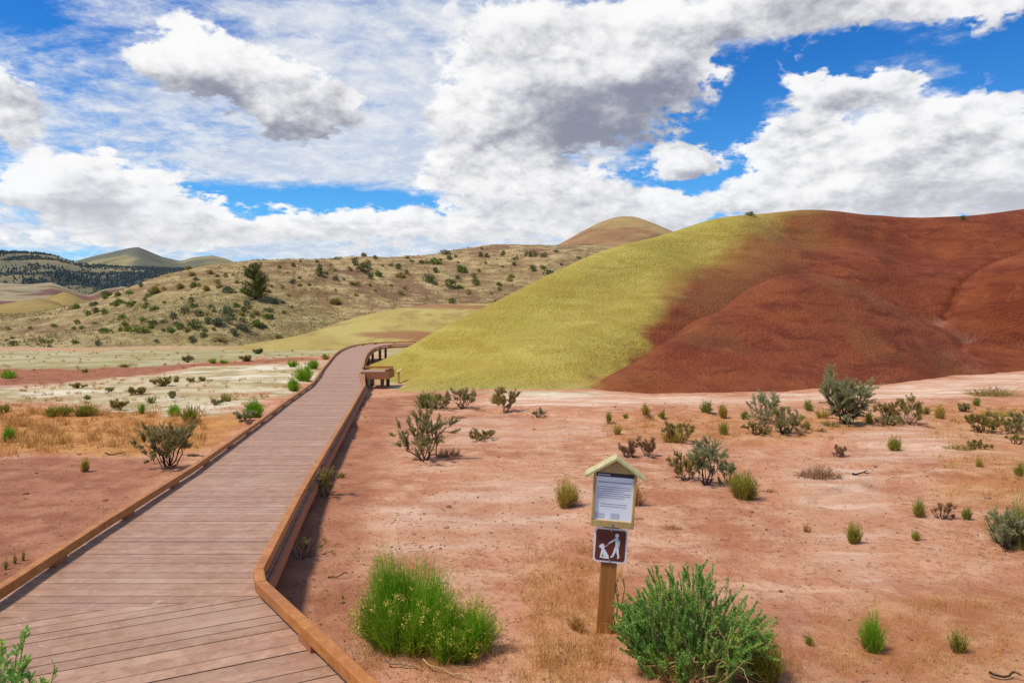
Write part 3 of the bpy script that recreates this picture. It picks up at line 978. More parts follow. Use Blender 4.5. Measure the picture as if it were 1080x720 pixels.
range_obj('yellow_peak_knoll', 'small pointed yellow clay knoll below the wooded ridge', [(20, 340), (40, 322), (55, 312), (68, 307.5), (80, 311), (94, 319), (108, 328), (130, 342)],
          330, 60, 50, 0.003, 240, m_knoll, -.8, -.5, 120, 60)

# dark woods on the ridge: one mass of tiny crowns
def woods():
    n = 24000
    r = np.random.default_rng(5)
    x = r.uniform(-1.15, -.35, n * 4) * 2150; y = r.uniform(1350, 2250, n * 4)
    keep = (f_for(x, y) + r.normal(0, .05, n * 4)) > -0.07
    x, y = x[keep][:n], y[keep][:n]
    z = midf(x, y)
    s = r.uniform(3, 7, len(x)); wd = s * r.uniform(.35, .55, len(x))
    V = []; Fc = []
    ang = np.linspace(0, 2 * np.pi, 6)[:-1]
    k = 0
    ring = np.stack([np.cos(ang), np.sin(ang)], -1)
    base = np.stack([np.repeat(x[:, None], 5, 1) + ring[None, :, 0] * wd[:, None], np.repeat(y[:, None], 5, 1) + ring[None, :, 1] * wd[:, None],
                     np.repeat((z + s * .15)[:, None], 5, 1)], -1)
    top = np.stack([x, y, z + s], -1)[:, None]
    bot = np.stack([x, y, z - 1], -1)[:, None]
    V = np.concatenate([base, top, bot], 1).reshape(-1, 3)
    i0 = np.arange(len(x))[:, None, None] * 7
    tri = np.array([[a, (a + 1) % 5, 5] for a in range(5)] + [[(a + 1) % 5, a, 6] for a in range(5)])[None]
    me_ = mesh_np('woods', V, (i0 + tri).reshape(-1, 3))
    m_ = leaf_mat('distant_juniper', (0.036, 0.054, 0.058), (0.070, 0.090, 0.082), None, 0.0)
    tag(new_obj('distant_woods', me_, None, [m_]), 'dark juniper woods covering the far ridge', 'woods', kind='stuff')


woods()

# ------------------------------------------------------------------ boardwalk
ZD = ([-20, 0, 5, 9.3, 15, 22.5, 26, 29, 31.5, 35, 42, 50], [.30, .30, .30, .17, .10, .07, .13, .25, .34, .49, .62, .8])


def zc(d):
    return np.interp(d, *ZD)


def up(px, row):
    """pixel on the kerb top -> world"""
    r = ray(px, row)
    a, b = .8, 60
    d = np.linspace(2.0, 38, 3000)
    k = np.argmax(H + r[2] * d < zc(d))
    return np.array([r[0] * d[k], d[k], 0.0])


CURB = 0.13
Lpix = [(-100, 672), (0, 612), (100, 549.5), (200, 490), (260, 449.5), (300, 421.5), (329, 402)]
Rpix = [(282, 609), (279.5, 597), (319, 520), (355, 458), (386, 404.5)]
L = [up(*p)[:2] for p in Lpix]
R = [up(*p)[:2] for p in Rpix]
# beyond: sections with chosen depth
def at_d(px, row, d):
    p = C3(px, row, d); return (p[0], p[1]), p[2]


Lc = [at_d(341, 386, 29.2), at_d(352, 373, 35), at_d(358, 368.5, 38.5), at_d(366, 365.3, 42), at_d(375, 363, 45), at_d(388, 361.4, 47), at_d(405, 360.4, 48), at_d(440, 359.6, 48), at_d(480, 358.8, 48)]
Rc = [at_d(384, 386.5, 28.8), at_d(385.5, 378, 32.5), at_d(388, 372.5, 36), at_d(392, 368.4, 39), at_d(397, 365.8, 41.5), at_d(404, 364, 43.4), at_d(415, 362.9, 44.4), at_d(441, 361.8, 44.6), at_d(482, 361, 44.6)]
bw_root = empty('boardwalk', (L[3][0], L[3][1], 0))
tag(bw_root, 'pinkish brown plank boardwalk with orange timber kerbs curving towards the hills', 'boardwalk')
ORG = Vector(bw_root.location)


def loc3(p, z):
    return (p[0] - ORG.x, p[1] - ORG.y, z)


def clip_half(poly, n, c):
    """keep n.p <= c"""
    o_ = []
    for i in range(len(poly)):
        a, b = poly[i], poly[(i + 1) % len(poly)]
        da, db = n[0] * a[0] + n[1] * a[1] - c, n[0] * b[0] + n[1] * b[1] - c
        if da <= 0: o_.append(a)
        if (da < 0 < db) or (db < 0 < da):
            t = da / (da - db)
            o_.append((a[0] + t * (b[0] - a[0]), a[1] + t * (b[1] - a[1])))
    return o_


Wp = np.array(R[0])                     # inner corner of the bend
R0b = up(405, 720)[:2]
dirB = (R0b - Wp) / np.linalg.norm(R0b - Wp)
Rend = Wp + dirB * 9
Lend = np.array(L[0]) + np.array([.75, -.66]) * 8.0
angB = math.radians(26)
bis = math.radians(13)
regA = [tuple(p) for p in L] + [Lc[0][0]] + [Rc[0][0]] + [tuple(p) for p in R[::-1]]
# joint line through the corner at the half angle; A keeps the far side
jn = (math.sin(bis), -math.cos(bis)); jc = jn[0] * Wp[0] + jn[1] * Wp[1]
regAll = [tuple(Lend)] + regA + [tuple(Rend)]
regA2 = clip_half(regAll, jn, jc)
regB2 = clip_half(regAll, (-jn[0], -jn[1]), -jc)
deck_v = []; deck_f = []; deck_u = []


def add_board(poly, u0, u1, axis, th=.032, bz=0.0):
    if len(poly) < 3: return
    pts = []
    for p in poly:
        if not pts or (abs(p[0] - pts[-1][0]) + abs(p[1] - pts[-1][1])) > 1e-4: pts.append(p)
    if len(pts) > 2 and abs(pts[0][0] - pts[-1][0]) + abs(pts[0][1] - pts[-1][1]) < 1e-4: pts.pop()
    if len(pts) < 3: return
    a = sum(pts[i][0] * pts[(i + 1) % len(pts)][1] - pts[(i + 1) % len(pts)][0] * pts[i][1] for i in range(len(pts)))
    if abs(a) < 1e-3: return
    if a < 0: pts = pts[::-1]
    b = len(deck_v); n = len(pts)
    for dz_ in (-th, 0):
        for p in pts:
            deck_v.append(loc3(p, float(zc(p[1])) - CURB + dz_ + bz))
            q = p[0] * axis[0] + p[1] * axis[1]
            deck_u.append((q - u0) / (u1 - u0))
    deck_f.append(tuple(range(b + n - 1, b - 1, -1))); deck_f.append(tuple(range(b + n, b + 2 * n)))
    for i in range(n):
        j = (i + 1) % n
        deck_f.append((b + i, b + j, b + n + j, b + n + i))


BWID, GAP = .118, .007
for reg, ax in ((regA2, (0.0, 1.0)), (regB2, (-math.sin(angB), math.cos(angB)))):
    qs = [p[0] * ax[0] + p[1] * ax[1] for p in reg]
    c0 = ax[0] * Wp[0] + ax[1] * Wp[1]
    k0 = int(math.floor((min(qs) - c0) / BWID)) - 1; k1 = int(math.ceil((max(qs) - c0) / BWID)) + 1
    for k in range(k0, k1):
        u0 = c0 + k * BWID; u1 = u0 + BWID - GAP
        pl = clip_half(clip_half(reg, ax, u1), (-ax[0], -ax[1]), -u0)
        add_board(pl, u0, u1, ax, bz=random.uniform(-.0018, .0018))
# curving far section: boards laid across the path
nb = 90
Lq = np.array([[*p, z] for p, z in Lc]); Rq = np.array([[*p, z] for p, z in Rc])


def resample(Q, n):
    s = np.concatenate([[0], np.cumsum(np.linalg.norm(np.diff(Q[:, :2], axis=0), axis=1))])
    s /= s[-1]; k = np.linspace(0, 1, len(Q))
    # shared parameter by index keeps the boards square to the path
    t = np.linspace(0, 1, n)
    return np.stack([np.interp(t, k, Q[:, i]) for i in range(3)], -1)


nb = 170
LA, RA = resample(Lq, nb + 1), resample(Rq, nb + 1)
for i in range(nb):
    e = .94
    a0, b0 = LA[i], RA[i]
    a1 = LA[i] + (LA[i + 1] - LA[i]) * e; b1 = RA[i] + (RA[i + 1] - RA[i]) * e
    b = len(deck_v)
    for dz_ in (-.032, 0):
        for p, uu in ((a0, 0), (b0, 0), (b1, 1), (a1, 1)):
            deck_v.append(loc3(p, p[2] - CURB + dz_)); deck_u.append(uu)
    for q in ((3, 2, 1, 0), (4, 5, 6, 7), (0, 1, 5, 4), (1, 2, 6, 5), (2, 3, 7, 6), (3, 0, 4, 7)):
        deck_f.append(tuple(b + t for t in q))
# side landing
ld0, ld1 = 27.3, 28.75
lx0 = float(np.interp(28.0, [R[-1][1], Rc[0][0][1]], [R[-1][0], Rc[0][0][0]])) + .01
lx1 = lx0 + 1.06
LZ = float(zc(28.6)) - CURB + .03
k = 0
while ld0 + k * BWID < ld1 - .02:
    y0 = ld0 + k * BWID; y1 = min(y0 + BWID - GAP, ld1)
    b = len(deck_v)
    for dz_ in (-.032, 0):
        for p, uu in (((lx0, y0), 0), ((lx1, y0), 0), ((lx1, y1), 1), ((lx0, y1), 1)):
            deck_v.append(loc3(p, LZ + dz_)); deck_u.append(uu)
    for q in ((3, 2, 1, 0), (4, 5, 6, 7), (0, 1, 5, 4), (1, 2, 6, 5), (2, 3, 7, 6), (3, 0, 4, 7)):
        deck_f.append(tuple(b + t for t in q))
    k += 1
dme = bpy.data.meshes.new('decking')
dme.from_pydata(deck_v, [], deck_f)
dme.update()
attr(dme, 'across', deck_u)
new_obj('decking', dme, bw_root, [M['deck']])


def offset_poly(pts, off):
    """parallel of a 2D polyline with mitred corners (positive = left of travel)"""
    o_ = []
    n = len(pts)
    for i in range(n):
        ds = []
        if i > 0: ds.append(np.array(pts[i]) - np.array(pts[i - 1]))
        if i < n - 1: ds.append(np.array(pts[i + 1]) - np.array(pts[i]))
        ns = [np.array([-d[1], d[0]]) / np.linalg.norm(d) for d in ds]
        m_ = sum(ns); m_ = m_ / np.linalg.norm(m_)
        o_.append(np.array(pts[i]) + m_ * off / max(.35, m_ @ ns[0]))
    return o_


def strip(pts, zs, o0, o1, z0, z1, name, material, gap=0.0, bevel=0.0, single=True):
    """timber swept along a polyline between two offsets"""
    A, B = offset_poly(pts, o0), offset_poly(pts, o1)
    if single:
        mb = MB(); n = len(pts)
        b = 0
        for i in range(n):
            for q, zz in ((A[i], z0), (B[i], z0), (B[i], z1), (A[i], z1)):
                mb.v.append(loc3(q, zs[i] + zz))
        for i in range(n - 1):
            for a_, c_ in ((0, 1), (1, 2), (2, 3), (3, 0)):
                mb.f.append((4 * i + a_, 4 * i + c_, 4 * i + 4 + c_, 4 * i + 4 + a_)); mb.m.append(0)
        mb.f.append((3, 2, 1, 0)); mb.m.append(0)
        e = 4 * (n - 1); mb.f.append((e, e + 1, e + 2, e + 3)); mb.m.append(0)
        o_ = mb.build(name, material, bw_root, bevel)
        return [o_]
    r_ = []
    for i in range(len(pts) - 1):
        mb = MB()
        ring = []
        for j, t in ((i, gap), (i + 1, 1 - gap)):
            def ip(Q): return Q[i] + (Q[i + 1] - Q[i]) * t
            z_ = zs[i] + (zs[i + 1] - zs[i]) * t
            ring.append([loc3(q, z_ + zz) for q, zz in ((ip(A), z0), (ip(B), z0), (ip(B), z1), (ip(A), z1))])
        mb.prism(ring[0], ring[1])
        r_.append(mb.build(name, material, bw_root, bevel))
    return r_


def dense(pts, step):
    o_ = [np.array(pts[0])]
    for a, b in zip(pts[:-1], pts[1:]):
        a, b = np.array(a), np.array(b)
        n = max(1, int(round(np.linalg.norm(b - a) / step)))
        o_ += [a + (b - a) * (i + 1) / n for i in range(n)]
    return o_


Lnear = dense([Lend, L[0]], 4) + dense(L, 3.2)[1:] + [np.array(Lc[0][0])]
Rnear = dense([Rend, Wp], 4) + [np.array(R[1])] + dense(R[1:], 3.2)[1:] + [np.array([lx0 - .01, 27.25])]
dkz = lambda pts: [float(zc(p[1])) - CURB for p in pts]
Lfar = [np.array(p) for p, z in Lc]; Lfz = [z - CURB for p, z in Lc]
Rfar = [np.array(p) for p, z in Rc]; Rfz = [z - CURB for p, z in Rc]
for pts, zs, sgn, far in ((Lnear, dkz(Lnear), -1, False), (Rnear, dkz(Rnear), 1, False), (Lfar, Lfz, -1, True), (Rfar, Rfz, 1, True)):
    # kerb rail raised on blocks, set just inside the deck edge
    strip(pts, zs, sgn * .008, sgn * .080, .042, CURB - .012, 'kerb_rail', M['curb'], gap=.0016, bevel=.008, single=far)
    strip(pts, zs, -sgn * .004, -sgn * .042, -.110, -.004, 'rim_board', M['fascia'], gap=.0005, bevel=.004, single=far)
# spacer blocks under the rails and posts under the deck
def along(pts, zs, step, start=.5):
    pts = np.array(pts); s = np.concatenate([[0], np.cumsum(np.linalg.norm(np.diff(pts, axis=0), axis=1))])
    r_ = []
    t = start
    while t < s[-1]:
        i = np.searchsorted(s, t) - 1
        u = (t - s[i]) / (s[i + 1] - s[i])
        d = (pts[i + 1] - pts[i]) / np.linalg.norm(pts[i + 1] - pts[i])
        r_.append((pts[i] + (pts[i + 1] - pts[i]) * u, d, zs[i] + (zs[i + 1] - zs[i]) * u))
        t += step
    return r_


for pts, zs, sgn in ((Lnear, dkz(Lnear), -1), (Rnear, dkz(Rnear), 1), (Lfar, Lfz, -1), (Rfar, Rfz, 1)):
    for p, d, z in along(pts, zs, 1.5, .6):
        nrm = np.array([-d[1], d[0]]) * sgn
        mb = MB()
        c = p + nrm * .046
        Mx = Matrix.Rotation(math.atan2(d[1], d[0]), 3, 'Z')
        mb.box(loc3(c, z + .0215), (.20, .060, .043), 0, Mx)
        mb.build('spacer_block', M['fascia'], bw_root)
    for p, d, z in along(pts, zs, 2.6, 1.3):
        nrm = np.array([-d[1], d[0]]) * sgn
        c = p + nrm * .10
        gz = float(g_fun(c[0], c[1])) - .25
        if c[1] < -2: continue
        mb = MB()
        Mx = Matrix.Rotation(math.atan2(d[1], d[0]), 3, 'Z')
        top_ = z - .035
        mb.box(loc3(c, (gz + top_) / 2), (.14, .14, top_ - gz), 0, Mx)
        mb.build('support_post', M['pile'], bw_root)
# landing trim
mb = MB(); mb.box(loc3(((lx0 + lx1) / 2 + .02, ld0 - .02), LZ - .155), (lx1 - lx0 + .04, .04, .30)); mb.build('rim_board', M['fascia'], bw_root, .004)
mb = MB(); mb.box(loc3((lx1 + .02, (ld0 + ld1) / 2), LZ - .155), (.04, ld1 - ld0, .30)); mb.build('rim_board', M['fascia'], bw_root, .004)
mb = MB(); mb.box(loc3(((lx0 + lx1) / 2 - .06, ld1 - .05), LZ + .088), (lx1 - lx0 + .12, .09, .085)); mb.build('kerb_rail', M['curb'], bw_root, .006)
mb = MB(); mb.box(loc3((lx1 - .05, (ld0 + ld1) / 2 - .06), LZ + .045), (.09, ld1 - ld0 - .10, .085)); mb.build('kerb_rail', M['fascia'], bw_root, .006)
for x_, y_ in ((lx0 + .18, ld0 + .12), (lx1 - .22, ld0 + .12), (lx0 + .18, ld1 - .1), (lx1 - .22, ld1 - .1)):
    gz = float(g_fun(x_, y_)) - .25
    mb = MB(); mb.box(loc3((x_, y_), (gz + LZ - .04) / 2), (.13, .13, LZ - .04 - gz)); mb.build('support_post', M['pile'], bw_root)

# ------------------------------------------------------------------ notice post with dog sign
sp_ = gp(637, 664)
SD = sp_[1]; PX = SD / F                       # metres per pixel there
nroot = empty('notice_post', (sp_[0], sp_[1], sp_[2]))
tag(nroot, 'wooden notice post with a roofed paper notice above a brown dog-on-leash sign', 'sign post')
nroot.rotation_euler = (math.radians(1.0), math.radians(3.6), math.radians(-6))


def zrow(r): return (664 - r) * PX             # height above base for a pixel row


pw = 16.5 * PX
mb = MB(); mb.box((0, 0, (zrow(540) - .25) / 2), (pw, pw, zrow(540) + .25)); mb.build('post', M['post'], nroot, .004)
# display case: back board, frame and gable
cb, ct, ce, ap = zrow(548), zrow(490), zrow(492), zrow(477)
hw_ = 22.2 * PX; yf = -pw / 2
mb = MB()
ring = [(-hw_, cb), (hw_, cb), (hw_, ce), (0, ap - .004), (-hw_, ce)]
mb.prism([(x, yf - .004, z) for x, z in ring], [(x, yf - .030, z) for x, z in ring])
case = mb.build('display_case', M['pine'], nroot, .003)
fr = 2.9 * PX
ptop, pbot = zrow(491.5), zrow(541)
for nm, c, s in (('frame_rail', (0, yf - .040, (cb + pbot) / 2), (2 * hw_, .018, pbot - cb)),
                 ('frame_stile', (-hw_ + fr / 2, yf - .040, (pbot + ptop) / 2 + .002), (fr, .018, ptop - pbot - .001)),
                 ('frame_stile', (hw_ - fr / 2, yf - .040, (pbot + ptop) / 2 + .002), (fr, .018, ptop - pbot - .001))):
    mb = MB(); mb.box(c, s); mb.build(nm, M['pine'], case, .003)
mb = MB()
g_ = [(-hw_, ptop + .004), (hw_, ptop + .004), (hw_, ce), (0, ap - .008), (-hw_, ce)]
if ce < ptop + .006: g_ = [(-hw_ + .004, ptop + .004), (hw_ - .004, ptop + .004), (0, ap - .008)]
mb.prism([(x, yf - .0312, z) for x, z in g_], [(x, yf - .049, z) for x, z in g_])
mb.build('gable_board', M['pine'], case)
# roof boards
er = 30.5 * PX
for s in (-1, 1):
    mb = MB()
    ez = zrow(497)
    a = [(0, ap), (s * er, ez), (s * (er + .004), ez + .020), (0, ap + .024)]
    if s < 0: a = a[::-1]
    mb.prism([(x, yf - .085, z) for x, z in a][::-1], [(x, yf + .06, z) for x, z in a][::-1])
    mb.build('roof_board', M['pine_roof'], case, .003)
# paper notice: header band, lines of small print, pale picture at the foot
ph = hw_ - fr
mb = MB(); yp = yf - .033


def pq(x0, x1, z0, z1, mi, lift):
    mb.poly([(x0, yp - lift, z0), (x1, yp - lift, z0), (x1, yp - lift, z1), (x0, yp - lift, z1)], mi)


pq(-ph, ph, pbot, ptop, 0, 0)
hh = ptop - pbot
pq(-ph, ph, ptop - .085 * hh, ptop, 1, .001)
rr = random.Random(4)
x = -ph * .92
while x < -ph * .35:
    ww = rr.uniform(.012, .022); pq(x, x + ww, ptop - .06 * hh, ptop - .03 * hh, 3, .0016); x += ww + .004


def text_line(zc_, th, x0, x1, mi):
    x_ = x0
    while x_ < x1:
        ww = rr.uniform(.006, .020)
        pq(x_, min(x_ + ww, x1), zc_ - th / 2, zc_ + th / 2, mi, .001)
        x_ += ww + .0035


text_line(ptop - .20 * hh, .0085, -ph * .86, ph * .88, 2)
for i in range(6):
    text_line(ptop - (.30 + i * .045) * hh, .0042, -ph * .9, ph * (.9 if i % 3 != 2 else .55), 2)
for i in range(2):
    text_line(ptop - (.66 + i * .05) * hh, .0042, -ph * .7, ph * .7, 2)
pq(-ph * .95, -ph * .45, pbot + .03 * hh, pbot + .14 * hh, 3, .001)
pq(-ph * .12, ph * .35, pbot + .03 * hh, pbot + .15 * hh, 3, .001)
mb.build('paper_notice', [M['paper'], M['ink'], M['greyink'], M['palegrey']], case)
for z_ in (zrow(485.5), zrow(544.5)):
    mb = MB()
    ang = [i * math.pi / 5 for i in range(10)]
    mb.prism([(.009 * math.cos(a), yf - .0485, z_ + .009 * math.sin(a)) for a in ang][::-1], [(.008 * math.cos(a), yf - .056, z_ + .008 * math.sin(a)) for a in ang][::-1])
    mb.build('bolt', M['bolt'], case)


# brown sign with rounded corners
def rrect(wd, hg, rad, n=6):
    o_ = []
    for cx_, cz_, a0 in ((wd - rad, hg - rad, 0), (-wd + rad, hg - rad, 90), (-wd + rad, -hg + rad, 180), (wd - rad, -hg + rad, 270)):
        for i in range(n + 1):
            a = math.radians(a0 + 90 * i / n)
            o_.append((cx_ + rad * math.cos(a), cz_ + rad * math.sin(a)))
    return o_


s_hw, s_hh = 17.3 * PX, 18.2 * PX
s_c = zrow(568.6); ys = yf - .006
mb = MB()
rg = rrect(s_hw, s_hh, .028)
mb.prism([(x, ys, s_c + z) for x, z in rg][::-1], [(x, ys - .004, s_c + z) for x, z in rg][::-1])
plate = mb.build('leash_sign', M['white'], nroot)
mb = MB()
rg = rrect(s_hw - .0125, s_hh - .0125, .02)
mb.prism([(x, ys - .0042, s_c + z) for x, z in rg][::-1], [(x, ys - .0055, s_c + z) for x, z in rg][::-1])
mb.build('sign_face', M['brown'], plate)
# pictogram: walking person holding a leash, sitting dog (units: fraction of half width)
mb = MB()


def pic(poly):
    a = sum(poly[i][0] * poly[(i + 1) % len(poly)][1] - poly[(i + 1) % len(poly)][0] * poly[i][1] for i in range(len(poly)))
    if a < 0: poly = poly[::-1]
    q = [(x * s_hw, s_c + z * s_hh) for x, z in poly]
    mb.prism([(x, ys - .0056, z) for x, z in q], [(x, ys - .0066, z) for x, z in q])


def limb(pts, w0, w1):
    n = len(pts)
    o0 = []; o1 = []
    for i, p in enumerate(pts):
        d = np.array(pts[min(i + 1, n - 1)]) - np.array(pts[max(i - 1, 0)]); d = d / np.linalg.norm(d)
        nn = np.array([-d[1], d[0]]); ww = w0 + (w1 - w0) * i / (n - 1)
        o0.append(tuple(np.array(p) + nn * ww)); o1.append(tuple(np.array(p) - nn * ww))
    pic(o0 + o1[::-1])


pic([(.36 + .12 * math.cos(a), .60 + .12 * math.sin(a)) for a in [i * math.pi / 8 for i in range(16)]])
pic([(.25, .45), (.40, .47), (.50, .38), (.52, .10), (.48, -.14), (.28, -.14), (.30, .12)])
limb([(.30, .40), (.10, .26), (-.10, .12)], .055, .04)
limb([(.46, .38), (.52, .20), (.50, -.02)], .05, .035)
limb([(.33, -.10), (.26, -.38), (.14, -.66)], .085, .05)
limb([(.43, -.10), (.46, -.40), (.54, -.68)], .085, .05)
limb([(.14, -.67), (.04, -.66)], .035, .03)
limb([(.54, -.69), (.44, -.70)], .035, .03)
limb([(-.10, .12), (-.22, -.05), (-.36, -.10)], .012, .012)
pic([(-.60, .00), (-.50, .07), (-.40, .06), (-.33, -.08), (-.36, -.20), (-.20, -.40), (-.06, -.62), (-.04, -.78), (-.42, -.78), (-.44, -.72), (-.36, -.66),
     (-.44, -.48), (-.46, -.76), (-.60, -.76), (-.58, -.70), (-.54, -.40), (-.52, -.22), (-.64, -.16), (-.68, -.10)])
mb.build('pictogram', M['white'], plate)
for z_ in (s_c + s_hh * .88, s_c - s_hh * .88):
    mb = MB()
    ang = [i * math.pi / 5 for i in range(10)]
    mb.prism([(.008 * math.cos(a), ys - .0056, z_ + .008 * math.sin(a)) for a in ang][::-1], [(.007 * math.cos(a), ys - .011, z_ + .007 * math.sin(a)) for a in ang][::-1])
    mb.build('bolt', M['bolt'], plate)

# little stake sign by the landing
st = march(420.5, 404.5, g_fun)
sr = empty('stake_sign', tuple(st)); tag(sr, 'short wooden stake with a small slanted panel beside the boardwalk landing', 'stake sign')
u_ = st[1] / F
mb = MB(); mb.box((0, 0, 6 * u_), (2.0 * u_, 2.0 * u_, 14 * u_)); mb.build('stake', M['pine'], sr, .003)
mb = MB(); Mx = Matrix.Rotation(math.radians(-35), 3, 'Y') @ Matrix.Rotation(math.radians(30), 3, 'X')
mb.box((1.0 * u_, 0, 14.2 * u_), (6 * u_, 4 * u_, .02), 0, Mx); mb.build('panel', M['pine'], sr, .003)

# ------------------------------------------------------------------ plants
def tube(pts, r0, r1, sides=4):
    """tapered tube -> verts, quads"""
    pts = np.asarray(pts, float); n = len(pts)
    d = np.gradient(pts, axis=0); d /= np.linalg.norm(d, axis=1)[:, None] + 1e-9
    ref = np.array([0.31, .93, .2]); a = np.cross(d, ref); a /= np.linalg.norm(a, axis=1)[:, None] + 1e-9
    b = np.cross(d, a)
    r = np.linspace(r0, r1, n)[:, None, None]
    th = np.linspace(0, 2 * np.pi, sides + 1)[:-1]
    V = pts[:, None] + r * (np.cos(th)[None, :, None] * a[:, None] + np.sin(th)[None, :, None] * b[:, None])
    i = np.arange(n * sides).reshape(n, sides); j = np.roll(i, -1, 1)
    Fq = np.stack([i[:-1], j[:-1], j[1:], i[1:]], -1).reshape(-1, 4)
    return V.reshape(-1, 3), Fq


class Soup:
    def __init__(self): self.V = []; self.F = []; self.n = 0
    def add(self, V, Fq):
        if len(V) == 0: return
        self.V.append(V); self.F.append(Fq + self.n); self.n += len(V)
    def mesh(self, name, smooth=False):
        return mesh_np(name, np.concatenate(self.V), np.concatenate(self.F), smooth)


def leaves(P_, D_, ln, wd, r):
    """rhombic leaves at P along D"""
    n = len(P_)
    D_ = D_ / (np.linalg.norm(D_, axis=1)[:, None] + 1e-9)
    s = np.cross(D_, r.normal(size=(n, 3))); s /= np.linalg.norm(s, axis=1)[:, None] + 1e-9
    ln = np.broadcast_to(ln, n)[:, None] * r.uniform(.6, 1.3, (n, 1)); wd = np.broadcast_to(wd, n)[:, None] * r.uniform(.7, 1.2, (n, 1))
    mid = P_ + D_ * ln * .5
    V = np.stack([P_, mid + s * wd * .5, P_ + D_ * ln, mid - s * wd * .5], 1).reshape(-1, 3)
    return V, np.arange(n * 4).reshape(n, 4)


def blades(B, T, bend, wd, r, seg=3):
    """tapering blades from B to T, bowed by bend"""
    n = len(B)
    ax = T - B
    s = np.cross(ax, r.normal(size=(n, 3))); s /= np.linalg.norm(s, axis=1)[:, None] + 1e-9
    wd = np.broadcast_to(wd, n)[:, None]
    rows = []
    for k in range(seg + 1):
        t = k / seg
        p = B + ax * t + bend * (t * (1 - t) * 4)
        ww = wd * (1 - t * .8) * .5
        rows.append(p + s * ww); rows.append(p - s * ww)
    V = np.stack(rows, 1)
    i0 = np.arange(n)[:, None, None] * (2 * (seg + 1))
    q = np.array([[2 * k, 2 * k + 1, 2 * k + 3, 2 * k + 2] for k in range(seg)])[None]
    return V.reshape(-1, 3), (i0 + q).reshape(-1, 4)


def sage_mesh(seed, wd, ht, px_size, stems=9, leaf=1.0, bare=.25, lean=0.0, open_=.45, clump=1.0, spiky=False):
    """woody bush: forked dark stems, leaf clumps at the ends.  px_size: metres per photo pixel (sets leaf size)"""
    r = np.random.default_rng(seed)
    st_, lf = Soup(), Soup()
    Rr = wd / 2
    lsz = max(.011, px_size * .85)
    ntip = 0
    tips = []
    for s in range(stems):
        a = 2 * np.pi * (s + r.uniform(-.35, .35)) / stems
        rad = Rr * math.sqrt(r.uniform(.05, 1.0)) * .92
        hh_ = ht * (1 - open_ * (rad / Rr) ** 2) * r.uniform(.78, 1.0)
        end = np.array([math.cos(a) * rad + lean * hh_, math.sin(a) * rad, hh_ * .86])
        b = np.array([math.cos(a) * Rr * .08 * r.random(), math.sin(a) * Rr * .08 * r.random(), -.02])
        t = np.linspace(0, 1, 7)[:, None]
        path = b + (end - b) * np.concatenate([t ** .85, t ** .85, t ** 1.25], 1)
        path[1:-1] += r.normal(0, .035 * ht, (5, 3))
        th = max(.007 * ht / .6, px_size * .40) * r.uniform(.9, 1.5)
        st_.add(*tube(path, th, th * .4, 5))
        nb_ = r.integers(4, 8)
        for q in range(nb_):
            tt = r.uniform(.38, 1.0)
            k = tt * 6; i = min(int(k), 5)
            p0 = path[i] + (path[i + 1] - path[i]) * (k - i)
            out_ = np.array([p0[0], p0[1], 0]) / (Rr + 1e-6)
            dr = out_ * .7 + np.array([0, 0, .75]) + r.normal(0, .5, 3)
            dr /= np.linalg.norm(dr)
            l2 = ht * r.uniform(.13, .30)
            p1 = p0 + dr * l2
            if p1[2] > ht: p1[2] = ht * r.uniform(.93, 1.0)
            pm = (p0 + p1) / 2 + r.normal(0, .02 * ht, 3)
            st_.add(*tube([p0, pm, p1], th * .42, th * .15, 3))
            if r.random() > bare: tips.append((p0, p1, dr, l2))
    for p0, p1, dr, l2 in tips:
        sprays = r.integers(4, 7)
        for v in range(sprays):
            d2 = dr + r.normal(0, .42, 3) + np.array([0, 0, .25]); d2 /= np.linalg.norm(d2)
            bb = p0 + (p1 - p0) * r.uniform(.35, 1.0)
            L2 = l2 * r.uniform(.5, .95) * clump
            n = int(max(12, min(160, 3.3 * L2 / lsz * 3.2 * leaf)))
            tt = r.random(n)[:, None]
            P_ = bb + d2 * L2 * tt + r.normal(0, lsz * .55, (n, 3))
            P_[:, 2] = np.maximum(P_[:, 2], .01)
            D_ = d2 + r.normal(0, .55, (n, 3))
            lf.add(*leaves(P_, D_, lsz * 1.7, lsz * .62, r))
            if v == 0: st_.add(*tube([bb, bb + d2 * L2], th * .15, th * .06, 3))
    return st_.mesh('stems'), lf.mesh('foliage')


